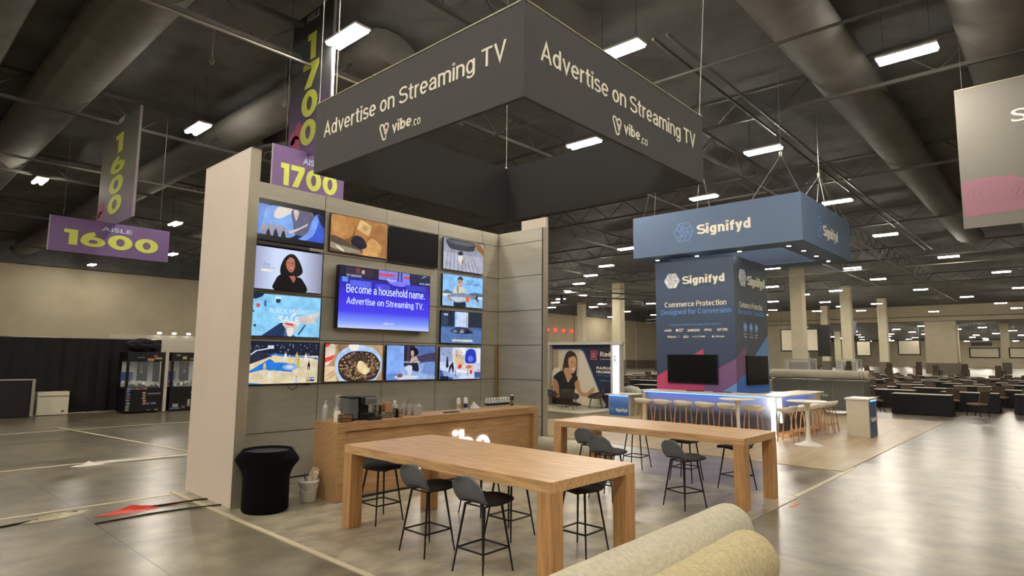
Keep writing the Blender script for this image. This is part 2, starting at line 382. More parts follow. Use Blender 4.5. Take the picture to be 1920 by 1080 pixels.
# ------------------------------------------------------------ setting
HX0, HX1, HY0, HY1, HZ = -45, 116, -45, 62, 10.6
S(MB().box(HX0, 235, HY0, HY1, -.3, 0).build('floor', M_floor))
S(MB().box(HX0, HX1, HY0, HY1, HZ, HZ+.3).build('ceiling', M_deck))
S(MB().box(HX0, 235, HY1, HY1+.4, 0, HZ).build('wall_back', M_wall))
S(MB().box(HX0-.4, HX0, HY0, HY1, 0, HZ).build('wall_left', M_wall))
S(MB().box(HX0, 235, HY0-.4, HY0, 0, HZ).build('wall_front', M_wall))
S(MB().box(235, 235.4, HY0, HY1, 0, 8.2).build('wall_right', M_wall))
S(MB().box(HX1, 235, HY0, HY1, 8.2, 8.5).build('ceiling_far_hall', M_deck))
# header over the openings to the next hall, its slim rails, and the deep soffit in front of the back wall
S(MB().box(HX1-1, HX1, HY0, HY1, 7.9, HZ).build('wall_header', M_wall))
S(MB().box(HX1-1.12, HX1-1, HY0, HY1, 7.9, 8.1).box(HX1-1.12, HX1-1, HY0, HY1, 8.75, 8.85).build('trim_1', mat('rail_dark', (90, 82, 70), .6)))
S(MB().box(HX0, HX1-1, HY1-.8, HY1, 9.0, HZ).build('trim_2', M_deck))
S(MB().box(HX0, HX1-1, HY1-.06, HY1, 0, 1.5).build('baseboard_back', M_wains))
# wide wall piers between the openings
S(MB().box(HX1-1.6, HX1, 12.5, 16.5, 1.6, 8).box(HX1-1.7, HX1+.1, 12.4, 16.6, 0, 1.6, 1).build('wall_pier', [M_wall, M_wains]))
S(MB().box(HX1-1.2, HX1, 34, HY1, 0, 8).build('wall_right_end', M_wall))
S(MB().box(HX1-1.2, HX1, -8, -3.2, 1.6, 8).box(HX1-1.3, HX1+.1, -8.1, -3.1, 0, 1.6, 1).build('wall_pier_south', [M_wall, M_wains]))
for y in range(-40, 60, 9):   # vertical airwall panel joints on the far wall
    pass
S(MB().box(38, 38.12, HY1-.1, HY1, 0, 9).box(62, 62.12, HY1-.1, HY1, 0, 9).box(74, 75.2, HY1-.5, HY1, 0, 9).box(84, 84.12, HY1-.1, HY1, 0, 9).box(95, 96, HY1-.5, HY1, 0, 9).box(104, 104.12, HY1-.1, HY1, 0, 9).build('trim_3', mat('wall_pilaster', (190, 178, 150), .7)))

# columns
COLS = [(59.3, 18.2), (79.4, 19.0), (98.4, 19.0), (60.3, 38.2), (79.2, 57.0), (107, 28.8), (128, 7.5), (128, 1.0), (131, 14.5), (150, 19), (150, 38), (82, 38)]
cname = ['nearest pale square column, rising right of the blue tower', 'pale square column right of and behind the nearest one', 'pale square column third along, left of the wide pier',
         'pale square column above the right end of the dark photo booth', 'slim pale column above the seated woman mural', 'pale square column behind the projection screen edge',
         'column beyond the openings, right of the wide pier', 'rightmost column beyond the openings', 'column in the next hall behind the wide pier', 'distant column far inside the next hall', 'distant column deep inside the next hall', 'pale column hidden mostly by the blue tower']
for (x, y), l in zip(COLS, cname):
    r = E_('column', (x, y, 0), l, 'column')
    top = 10.6 if x < HX1 else 8.2
    MB().box(x-.5, x+.5, y-.55, y+.55, 1.7, top, c=.05).build('shaft', mat('column_paint', (216, 206, 178), .7, noise=1, amt=.04), r)
    MB().box(x-.56, x+.56, y-.6, y+.6, 0, 1.7).build('wainscot', M_wains, r)
for x, y, l in ((59.3, 18.2, 'clear acrylic guard box around the nearest column foot'), (79.4, 19.0, 'clear acrylic guard box around the second column foot')):
    g = E_('column_guard', (x-.2, y, 0), l, 'guard')
    b = MB()
    for sx in (-1, 1):
        for sy in (-1, 1): b.box(x+sx*1.0-.05, x+sx*1.0+.05, y+sy*1.05-.05, y+sy*1.05+.05, 0, 2.0)
    b.box(x-1.05, x+1.05, y-1.1, y-1.0, 1.95, 2.05).box(x-1.05, x+1.05, y+1.0, y+1.1, 1.95, 2.05).box(x-1.05, x-.95, y-1, y+1, 1.95, 2.05)
    b.build('post', mat('guard_frame', (190, 188, 178), .4), g)
    MB().box(x-1.0, x-.98, y-1, y+1, 0, 1.95).box(x-1, x+1, y-1.05, y-1.03, 0, 1.95).build('panel', mat('clear_acrylic', (220, 225, 225), .1, alpha=.25), g)

# ------------------------------------------------------------ ceiling services
def along(ax, p, a, b, z):   # a point pair running along X or Y
    return ((a, p, z), (b, p, z)) if ax == 'x' else ((p, a, z), (p, b, z))
def duct(ax, p, a, b, z, r, label, name='air_duct', flat=.55):
    B = MB(); n = 14; vs = []
    for e in (a, b):
        for k in range(n):
            t = 2*math.pi*k/n; o = r*math.cos(t); h = z + r*flat*math.sin(t)
            vs.append((e, p+o, h) if ax == 'x' else (p+o, e, h))
    B.add(vs, [(k, (k+1) % n, n+(k+1) % n, n+k) for k in range(n)], 0, True); B.add(vs, [tuple(range(n)), tuple(range(2*n-1, n-1, -1))])
    T(B.build(name, M_duct), label, 'duct', 'wide dark ducts under the roof')
for x, r in ((-7.5, .95), (-4.5, .95), (-1.5, .95), (1.4, .95), (3.9, .8), (9.0, .8)):
    duct('y', x, 8 if x < 9 else 12.5, 60, 9.95, r, 'wide dark duct running away under the roof at upper left')
for y, r in ((4.15, .75), (.6, .9), (-2.0, .9)):
    duct('x', y, 8, 48 if y > 4 else 66, 9.9, r, 'wide dark duct running away under the roof at upper right')
def truss(ax, p, a, b, z0=9.25, z1=10.1, st=1.5):
    B = MB(); f = (lambda q, z: (q, p, z)) if ax == 'x' else (lambda q, z: (p, q, z))
    for z in (z0, z1):
        (B.box(a, b, p-.05, p+.05, z-.05, z+.05) if ax == 'x' else B.box(p-.05, p+.05, a, b, z-.05, z+.05))
    q = a; k = 0
    while q < b-st*.5:
        B.cyl(f(q, z0 if k % 2 == 0 else z1), f(min(q+st/2, b), z1 if k % 2 == 0 else z0), .025, n=4, caps=False); q += st/2; k += 1
    T(B.build('roof_truss', M_truss), 'dark open web roof truss running %s high under the deck' % ('sideways' if ax == 'x' else 'away'), 'truss', 'roof trusses running %s' % ax)
for y in (9.2, 13.5, 22, 31, 41, 53): truss('x', y, -20, 70, st=2.0)
for x in (18.5, 27.5, 38, 52, 70): truss('y', x, -12, 56, z0=9.45, z1=10.3, st=2.0)
for k, (x0, y0, x1, y1, z, l) in enumerate([(-12, 13.0, 12, 13.0, 8.9, 'thin bright conduit crossing the upper left roof'), (-10, 24.5, 12, 24.5, 8.2, 'pale pipe running behind the purple hanging signs'),
        (12, 6.25, 48, 6.25, 9.3, 'twin pipe running away over the black hanging sign'), (12, 6.6, 48, 6.6, 9.3, 'twin pipe beside its neighbour over the black hanging sign'), (30, 9.3, 90, 9.3, 8.9, 'thin conduit running away to the right of the blue sign'),
        (52, -20, 52, 40, 8.8, 'pale conduit crossing the far ceiling'), (13.5, 1, 13.5, 20, 9.0, 'thin conduit crossing over the light fixtures')]):
    T(MB().cyl((x0, y0, z), (x1, y1, z), .04, n=8).build('conduit', M_conduit if k in (0, 1, 5) else M_truss), l, 'pipe')
# round ceiling diffuser
d = E_('ceiling_diffuser', (11.0, 21.8, 9.6), 'round ringed air diffuser in the dark ceiling left of the aisle sign', 'air vent')
B = MB()
for r in (1.15, .85, .55, .28): B.lathe([(r, 0), (r-.06, -.02-(1.2-r)*.15), (r-.12, .06), (r-.02, .1)], 11.0, 21.8, 9.6-(1.15-r)*.2, n=36)
B.build('ring', M_duct, d); MB().cyl((11, 21.8, 9.7), (11, 21.8, 10.6), .9, n=24).build('collar', M_duct, d)
# hanging chandelier-like sprinkler clusters / hooks
for x, y, z, l in ((5.3, 14.4, 8.9, 'small hanging hook under the truss at upper left'), (7.5, 15.2, 8.8, 'small hanging clamp left of the aisle sign'), (2.0, 12.5, 9.0, 'small hanging clamp at far upper left')):
    T(MB().cyl((x, y, z), (x, y, 10), .02, n=6).tube([(x, y, z), (x+.04, y, z-.1), (x, y, z-.18), (x-.06, y, z-.1)], .02, 6).build('ceiling_hook', M_steel), l, 'hook')

# twin tube light fixtures
def fixture(x, y, z, label, group=None, two=True, ln=1.15):
    r = E_('ceiling_light', (x, y, z), label, 'ceiling light', group)
    MB().box(x-.2, x+.2, y-ln/2-.03, y+ln/2+.03, z+.035, z+.09).build('housing', M_hous, r)
    for s in (-1, 1):
        MB().box(x+s*.125-.045, x+s*.125+.045, y-ln/2, y+ln/2, z-.02, z+.035).build('tube', M_tube, r)
    MB().cyl((x, y-ln*.4, z+.09), (x, y-ln*.4, 10.6), .008, n=4).build('hanger', M_truss, r)
    MB().cyl((x, y+ln*.4, z+.09), (x, y+ln*.4, 10.6), .008, n=4).build('hanger', M_truss, r)
    return r
named = {(11.5, 7.2): 'bright twin tube ceiling light just above the right face of the black sign', (7.0, 11.4): 'bright twin tube ceiling light beside the aisle banner top',
         (7.0, 19.8): 'twin tube ceiling light between the two aisle banners', (16.0, 11.4): 'twin tube ceiling light seen through the black sign opening',
         (20.5, 7.2): 'twin tube ceiling light right of the black sign', (25.0, 11.4): 'twin tube ceiling light above the left part of the blue hanging sign',
         (29.5, 7.2): 'twin tube ceiling light behind the corner of the blue hanging sign', (16.0, 2.3): 'largest brightest ceiling light at upper right',
         (5.0, 31.0): 'twin tube ceiling light at far left beside the aisle banner'}
proto = fixture(11.5, 7.2, 9.0, named[(11.5, 7.2)])
for (x, y), n in named.items():
    if (x, y) != (11.5, 7.2): dup(proto, (x, y, 9.0), 0, n)
far_lights = [(11.8, 35.7), (15.5, 47), (13.2, 58), (33.9, 20.8), (39.4, 26), (43.3, 30.2), (39.2, 7.2), (48.5, 16.7), (50.3, 5.6), (52.1, 11.9), (60.7, 11.9), (61.1, 21.1), (61.5, 3.5), (68.5, 17.3),
    (70.7, 21.1), (72.2, 10.5), (77.2, 26.6), (81.4, 21.8), (83.5, 7.9), (87.6, 17.5), (89.4, 22), (90.6, 31.3), (94.9, 5.7), (96.1, 26.9), (98.6, 21.7), (105, 4.7), (59, 45.6), (62.4, 49.1), (68.4, 54.5), (67.7, 45.4),
    (71.2, 49.2), (90.7, 59), (81.3, 50), (71, 40), (90.2, 50.2), (47.5, 34.5), (52, 39), (57, 41), (63, 33), (80, 35), (100, 36), (24, 52), (33, 56), (106, 14), (76, 3), (88, -5), (70, -4.5), (45, -4), (32, -5.9)]
for x, y in far_lights: dup(proto, (x, y, 9.0), 0, 'white twin tube light hanging under the dark hall ceiling', 'hall ceiling lights')
for x, y in [(-2, 7.2), (2.5, -1.2), (7, -5.5), (-2, -1.2), (-6.5, 3), (11.5, -5.9), (-11, 7.2), (-6, 11.4), (-3, 20), (-11, 16), (-20, 11.4), (-6.5, -10), (2.5, -10), (-20, -1), (-15, -14), (12, -14), (24, -12), (-12, 28), (-24, 22), (-6, 40), (-20, 38)]:
    dup(proto, (x, y, 9.0), 0, 'twin tube ceiling light over the near end of the hall, out of view', 'ceiling lights out of view')
for j in range(-3, 7):
    for i in range(7):
        dup(proto, (122+15*i+(7 if j % 2 else 0)+2.3*math.sin(i*5.1+j*2.7), 2+7*j+1.8*math.sin(i*3.3+j), 7.6), 0, 'twin tube light on the lower ceiling of the next hall', 'next hall ceiling lights')

# ------------------------------------------------------------ booth floor and tape
M_vinyl = mat('booth_concrete_look_floor', (164, 155, 134), .30, noise=2.2, amt=.3, stretch=(1, 1.5, 1), rvar=.02)
b = E_('booth_flooring', (3.46, 3.04, 0), 'light concrete-look floor sheet under the booth tables', 'flooring')
MB().box(3.46, 9.56, 3.04, 9.66, 0, .008).build('sheet', M_vinyl, b)
MB().box(3.40, 3.46, 3.02, 9.72, 0, .010).build('edge_strip', mat('pale_edge_strip', (206, 194, 164), .5), b)
T(MB().box(12.3, 24.5, 3.12, 12.4, 0, .008).build('tan_flooring', mat('tan_vinyl', (178, 158, 122), .4, noise=1.2, amt=.12, stretch=(.5, 4, 1))), 'tan plank-look floor sheet under the blue booth bar and stools', 'flooring')
T(MB().box(17.9, 24.5, 12.86, 19, 0, .012).build('cream_rug', M_cream), 'cream carpet square under the three dark armchairs', 'carpet')
M_tape = mat('pale_floor_tape', (214, 204, 174), .6)
for x0, x1, y0, y1, l in ((9.62, 12.9, 3.06, 3.13, 'pale tape strip running right from the booth floor corner'), (-6, 3.4, 9.56, 9.62, 'pale tape strip running left from the white panel foot'),
        (-6, 5.6, 13.3, 13.37, 'pale tape strip crossing the bare floor by the white scrap'), (-6, 9, 19.2, 19.25, 'thin pale tape strip nearest the black drape'), (4.4, 24, 0, 0, '')):
    if l: T(MB().box(x0, x1, y0, y1, .001, .004).build('floor_tape', M_tape), l, 'tape')
T(MB().prism([(4.1, 20.0, .002), (4.16, 20.0, .002), (5.2, 12.4, .002), (5.12, 12.4, .002)], (0, 0, .003)).build('floor_tape', M_tape), 'pale tape strip slanting toward the white panel', 'tape')
T(MB().prism([(6.64, 2.44, .002), (6.65, 2.46, .002), (6.37, 1.84, .002), (6.36, 1.82, .002)], (0, 0, .003)).build('floor_tape', M_tape), 'thin pale tape line right of the carpet rolls', 'tape')

# ------------------------------------------------------------ video wall
XL, XLb, YLn, YLf = 3.58, 3.72, 8.117, 9.66
wp = E_('end_panel', (XL, YLn, 0), 'tall white end panel on the left of the video wall', 'panel')
MB().box(XL, XLb-.015, YLn+.012, YLf, .012, 4.82).build('board', M_white, wp)
MB().box(XL-.004, XLb, YLn, YLn+.014, .012, 4.825).box(XL-.003, XLb, YLn, YLf, 4.815, 4.83).build('edge_profile', M_edge, wp)
MB().box(XLb-.015, XLb, YLn+.012, YLf, .012, 4.82).build('inner_lining', M_edge, wp)
YW, XC, YE, ZT = 9.45, 9.92, 8.17, 4.765
Zs = [.012, .76, 1.503, 2.239, 2.985, 3.739, 4.475, ZT]
vw = E_('video_wall', (XLb, YW, 0), 'wide brushed metal panel wall carrying the screens', 'display wall')
MB().box(XLb+.002, XC+.12, YW+.02, YW+.16, .012, ZT-.01).build('core', M_gap, vw)
Xs = [XLb+.004, 4.22, 5.517, 6.817, 8.117, 9.40, XC]
g = .006
for i in range(6):
    for j in range(7):
        MB().box(Xs[i]+g, Xs[i+1]-g, YW, YW+.02, Zs[j]+g, Zs[j+1]-g).build('panel', M_panel, vw)
MB().box(XLb+.004, XC, YW-.006, YW, .009, .03).build('base_gap', M_gap, vw)
rw = E_('return_wall', (XC, YE, 0), 'brushed metal return wall at the right end of the screens', 'display wall')
MB().box(XC+.02, XC+.09, YE+.01, YW+.018, .012, ZT-.01).build('core', M_gap, rw)
for j in range(7):
    MB().box(XC, XC+.02, YE+.004, YW-.004, Zs[j]+g, Zs[j+1]-g).build('panel', M_panel, rw)
rp = E_('end_panel', (10.01, 8.12, 0), 'taller white end panel behind the right return wall', 'panel')
MB().box(10.012, 10.06, 8.14, 8.84, .012, 4.99).build('board', M_white, rp)
MB().box(9.92, 10.064, 8.12, 8.14, .012, 4.76).box(10.01, 10.064, 8.12, 8.14, 4.76, 4.99).build('edge_profile', M_edge, rp)
T(MB().box(9.845, 9.875, 9.405, 9.44, 0.012, 2.26).build('cable_cover', mat('tan_cable_cover', (168, 134, 88), .6)), 'thin tan cable cover strip in the corner of the metal walls', 'cable cover')

def tv(name, x0, x1, z0, z1, layers, label, depth=.06, back=YW, step=.0012, cap=None):
    r = E_('television', ((x0+x1)/2, back, z0), label, 'television')
    fr = .009; yf = back-depth
    MB().box(x0+.12, x1-.12, back-.001, back-depth*.45, z0+.08, z1-.08).build('wall_mount', M_blk, r)
    MB().box(x0, x1, yf+.004, back-depth*.4, z0, z1, c=.004).build('housing', M_blk, r)
    B = MB()
    B.box(x0, x1, yf, yf+.01, z0, z0+fr).box(x0, x1, yf, yf+.01, z1-fr, z1).box(x0, x0+fr, yf, yf+.01, z0+fr, z1-fr).box(x1-fr, x1, yf, yf+.01, z0+fr, z1-fr)
    B.build('bezel', M_bezel, r)
    sc = picture('screen', 'Y', yf+.0035, x0+fr, x1-fr, z0+fr, z1-fr, layers, r, step=step if len(layers) < 3 else min(step, .02/len(layers)))
    return r, sc
bgrect = rect(0, 0, 1, 1)
SK = (214, 170, 140)
# top left: close-up in blue light
L = [((14, 18, 40), bgrect), ((96, 138, 214), rect(.02, .14, .17, .9)), ((126, 168, 236), smoothpoly([(.12, .16), (.1, .6), (.2, .88), (.55, .86), (.62, .5), (.5, .16)])),
     ((222, 214, 206), smoothpoly([(.24, .62), (.26, .78), (.34, .9), (.5, .88), (.5, .76), (.4, .66), (.3, .58)])), ((120, 166, 238), smoothpoly([(.2, .3), (.3, .52), (.5, .76), (.52, .5), (.46, .28), (.3, .22)])),
     ((96, 96, 122), smoothpoly([(.5, .86), (.52, .5), (.56, .25), (.75, .3), (.82, .6), (.8, .88)])), ((210, 190, 184), smoothpoly([(.52, .86), (.56, .6), (.6, .84)])),
     ((150, 150, 172), smoothpoly([(.05, .2), (.08, .36), (.18, .42), (.26, .40), (.34, .44), (.42, .36), (.46, .22), (.3, .14), (.12, .14)])),
     ((24, 26, 50), smoothpoly([(.14, .14), (.17, .3), (.2, .14)])), ((24, 26, 50), smoothpoly([(.24, .14), (.27, .32), (.31, .14)])), ((24, 26, 50), smoothpoly([(.35, .14), (.38, .3), (.42, .14)])),
     ((208, 196, 190), smoothpoly([(.46, .3), (.6, .42), (.72, .56), (.73, .52), (.6, .37), (.5, .26)])),
     ((56, 92, 212), smoothpoly([(.6, .14), (.72, .3), (.78, .6), (.86, .84), (.93, .84), (.99, .6), (.99, .12)])), ((118, 160, 240), smoothpoly([(.62, .14), (.74, .36), (.8, .66), (.86, .84), (.9, .7), (.84, .34), (.72, .14)])),
     ((24, 30, 66), [(.88, .84), (.99, .84), (.99, .5), (.94, .62)]), ((8, 9, 14), rect(0, .88, 1, 1)), ((8, 9, 14), rect(0, 0, 1, .135))]
tv('t', 4.27, 5.48, 3.80, 4.485, L, 'top left television showing hands and a blue denim close-up')
L = [((176, 122, 66), bgrect), ((196, 142, 82), smoothpoly([(0, .9), (.2, 1), (.3, .6), (.1, .4)])), ((160, 108, 56), smoothpoly([(.62, .3), (.8, .9), (1, .8), (1, .1)])), ((208, 154, 92), smoothpoly([(.55, .05), (.7, .5), (.9, .3), (.8, 0)])),
     ((122, 84, 48), smoothpoly([(.28, .2), (.4, .5), (.42, .8), (.36, .5), (.2, .3)])), ((214, 180, 122), [(.5, .98), (.7, .86), (.66, .55), (.44, .7)]), ((188, 148, 92), [(.55, .86), (.64, .78), (.6, .68), (.52, .74)]),
     ((232, 200, 140), [(.36, .42), (.5, .5), (.5, .44), (.38, .36)]), ((22, 24, 44), smoothpoly([(.34, .34), (.4, .5), (.52, .5), (.6, .38), (.62, .24), (.5, .14), (.38, .22)])),
     ((86, 72, 56), smoothpoly([(0, .4), (.2, .36), (.4, .22), (.56, .1), (.4, 0), (0, 0)])), ((152, 140, 120), smoothpoly([(0, .24), (.2, .18), (.48, .12), (.5, .05), (.3, .02), (0, .1)])), ((226, 216, 196), smoothpoly([(.08, .18), (.18, .12), (.24, .03), (.2, .03), (.12, .1)]))]
tv('t', 5.59, 6.805, 3.79, 4.47, L, 'television showing bread and a dark dip on a wooden board')
tv('t', 6.85, 8.065, 3.76, 4.45, [(M_offscr, bgrect)], 'television switched off with a black screen, in the top row')
L = [((150, 152, 172), bgrect), ((176, 178, 196), rect(0, 0, 1, .55))]
for k in range(9): L.append(((132, 134, 156), [(.05+.1*k, .0), (.07+.1*k, 0), (.12+.07*k, .62), (.11+.07*k, .62)]))
L += [((52, 56, 66), smoothpoly([(.1, .98), (.12, .72), (.3, .66), (.7, .7), (.76, .84), (.74, .98)])), ((84, 88, 100), smoothpoly([(.14, .96), (.16, .86), (.44, .84), (.7, .88), (.72, .96)])),
      ((150, 98, 44), [(.76, .98), (.9, .98), (1, .78), (1, .6), (.78, .84)]), ((224, 220, 220), smoothpoly([(.34, .36), (.36, .52), (.44, .54), (.47, .4), (.44, .26), (.42, .2), (.38, .28)])),
      ((30, 30, 36), smoothpoly([(.34, .52), (.36, .62), (.44, .64), (.46, .54), (.4, .5)])), ((150, 60, 50), smoothpoly([(.43, .26), (.46, .4), (.47, .3), (.44, .22)])), ((202, 176, 128), rect(.5, .34, .62, .36)), ((202, 176, 128), rect(.5, .40, .6, .42))]
tv('t', 8.20, 9.385, 3.77, 4.44, L, 'top right television showing a small dog on a pale rug')
G = grad('screen_studio_backdrop', [(0, (150, 152, 188)), (.3, (206, 220, 250)), (.6, (206, 220, 250)), (1, (128, 124, 152))], 0, -.62, .62, emit=1.0)
L = [(G, bgrect), ((20, 16, 16), smoothpoly([(.38, .38), (.37, .55), (.42, .78), (.5, .9), (.58, .88), (.66, .7), (.7, .5), (.66, .4), (.6, .36), (.44, .34)])),
     ((16, 15, 18), smoothpoly([(.3, 0), (.31, .24), (.36, .36), (.46, .44), (.56, .36), (.62, .36), (.7, .3), (.76, .0)])), ((178, 104, 84), [(.5, .36), (.58, .38), (.6, .3), (.57, .2)]),
     ((184, 112, 92), smoothpoly([(.45, .6), (.455, .76), (.51, .82), (.57, .76), (.575, .56), (.54, .46), (.49, .48)])), ((40, 20, 20), rect(.465, .68, .495, .695)), ((40, 20, 20), rect(.525, .675, .555, .69)),
     ((170, 40, 56), smoothpoly([(.48, .56), (.52, .54), (.56, .56), (.53, .505), (.5, .51)])), ((248, 240, 236), smoothpoly([(.49, .555), (.52, .545), (.55, .555), (.52, .53)])), ((30, 24, 24), smoothpoly([(.44, .7), (.47, .84), (.56, .84), (.6, .62), (.57, .8), (.5, .82)])), ((250, 240, 214), smoothpoly([(.1, .42), (.2, .42), (.26, .44), (.18, .46), (.12, .46)]))]
r, sc = tv('t', 4.27, 5.48, 3.02, 3.715, L, 'television showing a curly-haired woman in a black jacket on pale blue')
letter('Dana', 'caption', 'Y', YW-.084, 4.43, 4.53, 3.405, 3.45, glow((120, 130, 160), .9), sc, .0, .001)
letter('NY, NEW YORK', 'caption', 'Y', YW-.084, 4.43, 4.62, 3.36, 3.385, glow((120, 130, 160), .9), sc, .0, .001)
L = [((140, 206, 246), bgrect), ((28, 44, 76), [(.0, 1), (.17, 1), (.14, .93), (.05, .86), (0, .88)]), ((28, 44, 76), [(0, .66), (.05, .55), (0, .56)]), ((220, 84, 74), smoothpoly([(.06, .74), (.1, .76), (.12, .7), (.08, .66)])), ((54, 104, 190), rect(.17, .7, .2, .84)),
     ((40, 60, 90), smoothpoly([(.33, .84), (.34, .9), (.39, .9), (.39, .82), (.35, .8)])), ((236, 240, 244), rect(.32, .9, .4, .95)), ((36, 56, 96), [(.15, 0), (.42, .34), (.48, .3), (.47, 0)]), ((64, 92, 148), [(.47, 0), (.48, .2), (.56, .1), (.64, .0)]),
     ((214, 204, 196), smoothpoly([(.44, .3), (.5, .36), (.62, .4), (.7, .5), (.92, .6), (.99, .7), (.9, .36), (.7, .32), (.62, .14), (.5, .18)])), ((236, 224, 214), smoothpoly([(.5, .18), (.6, .2), (.58, .02), (.52, .02)])), ((236, 70, 60), smoothpoly([(.46, .32), (.56, .33), (.6, .26), (.5, .28)])),
     ((210, 200, 180), smoothpoly([(.38, .5), (.36, .44), (.4, .4)])), ((48, 62, 92), smoothpoly([(.03, .24), (.07, .27), (.06, .2)])), ((38, 54, 92), [(.66, .06), (.76, .3), (.78, .3), (.68, .04)]), ((238, 240, 244), [(.55, .5), (.6, .58), (.63, .56), (.58, .48)])]
r, sc = tv('t', 4.27, 5.48, 2.275, 2.96, L, 'television showing a pale blue black friday sale advert with a hand')
letter('BLACK FRIDAY', 'caption', 'Y', YW-.084, 4.56, 5.25, 2.655, 2.73, glow((214, 232, 250), 1), sc, .004, .001)
letter('SALE', 'caption', 'Y', YW-.084, 4.73, 5.08, 2.50, 2.61, glow((232, 240, 252), 1), sc, .012, .001)
L = [((222, 206, 172), bgrect), ((24, 34, 56), rect(0, .68, 1, 1))]
random.seed(3)
for k in range(110):
    x = random.random(); y = .62+.34*random.random(); c = random.choice([(60, 74, 104), (120, 130, 156), (40, 52, 80), (160, 164, 178)])
    L.append((c, rect(x, y, x+.012, y+.025)))
L += [((34, 120, 214), [(0, .5), (.32, .68), (1, .58), (1, .62), (.34, .73), (0, .56)]), ((34, 120, 214), [(0, .3), (.28, .6), (.36, .52), (.64, .48), (.6, .28), (.2, .34), (0, .26)]), ((222, 206, 172), [(.34, .56), (.42, .66), (.9, .62), (.98, .56), (.62, .5)]),
      ((140, 176, 232), ell(.58, .4, .12, .075)), ((196, 210, 236), ell(.57, .4, .06, .04)), ((40, 44, 64), [(0, .72), (.2, .78), (.3, .66), (.06, .5), (0, .46)]), ((206, 214, 226), [(.02, .68), (.1, .78), (.28, .84), (.28, .87), (.08, .8), (.01, .7)]),
      ((206, 216, 228), rect(.245, .84, .33, .92)), ((34, 120, 214), [(0, 0), (.2, 0), (0, .04)])]
for x, y, c in ((.36, .6, (226, 196, 120)), (.5, .64, (230, 232, 236)), (.56, .58, (224, 196, 110)), (.665, .64, (222, 186, 90)), (.8, .62, (230, 232, 236)), (.215, .4, (222, 190, 110)), (.29, .2, (226, 230, 238)), (.69, .47, (200, 190, 60)), (.85, .42, (30, 30, 36)), (.67, .04, (170, 190, 226))):
    L += [(c, smoothpoly([(x-.02, y-.02), (x-.014, y+.07), (x, y+.1), (x+.014, y+.07), (x+.02, y-.02), (x, y-.01)])), (c, [(x-.015, y), (x-.02, y-.1), (x-.01, y-.1), (x, y), (x+.012, y-.1), (x+.022, y-.1), (x+.015, y)]), ((150, 110, 90), ell(x, y+.12, .01, .02, 8))]
L += [((196, 186, 160), rect(.82, .06, .885, .14)), ((40, 80, 180), rect(.885, .06, .94, .14)), ((240, 240, 240), rect(.9, .09, .93, .12)), ((20, 20, 24), rect(.82, .04, .94, .06))]
tv('t', 4.275, 5.48, 1.52, 2.195, L, 'television showing a basketball game on a blue court')
L = [((188, 150, 108), bgrect), ((150, 116, 84), smoothpoly([(.2, 1), (.24, .7), (.3, .8), (.4, 1)])), ((224, 198, 156), rect(0, 0, .2, .4)), ((206, 170, 126), [(0, .1), (.2, .3), (.2, .34), (0, .14)]), ((206, 170, 126), [(0, 0), (.2, .2), (.2, .24), (0, .04)]),
     ((226, 208, 190), smoothpoly([(0, 1), (0, .45), (.1, .52), (.17, .8), (.13, 1)])), ((232, 70, 60), [(0, .5), (.12, .58), (.16, .72), (0, .62)]), ((232, 70, 60), [(0, .9), (.06, .94), (.08, 1), (0, 1)]),
     ((174, 206, 244), smoothpoly([(.17, .4), (.2, .7), (.38, .93), (.62, .98), (.85, .88), (.98, .6), (.98, .3), (.9, .06), (.8, -.08), (.35, -.08), (.22, .1)])), ((240, 236, 224), smoothpoly([(.38, .96), (.44, 1), (.56, 1), (.54, .84), (.44, .84)])),
     ((58, 44, 36), smoothpoly([(.22, .4), (.25, .6), (.4, .78), (.6, .82), (.82, .76), (.95, .5), (.92, .2), (.8, .02), (.4, .0), (.26, .16)]))]
random.seed(5)
for k in range(330):
    a = random.random()*6.283; rr_ = math.sqrt(random.random()); x = .585+.345*rr_*math.cos(a); y = .41+.385*rr_*math.sin(a)
    up = math.hypot((x-.6), (y-.62)) < .14
    if up: c = random.choice([(60, 48, 40), (84, 68, 56)])
    else: c = random.choice([(150, 116, 84), (120, 90, 66), (176, 140, 104), (96, 74, 56)])
    L += [(c, ell(x, y, .017, .026, 8)), (tuple(min(255, v+60) for v in c), ell(x-.004, y+.008, .006, .009, 5))]
L.append(((236, 214, 160), smoothpoly([(.53, .36), (.56, .54), (.64, .52), (.7, .4), (.76, .3), (.7, .18), (.62, .2)])))
tv('t', 5.59, 6.795, 1.53, 2.19, L, 'television showing a bowl of roasted chickpeas')
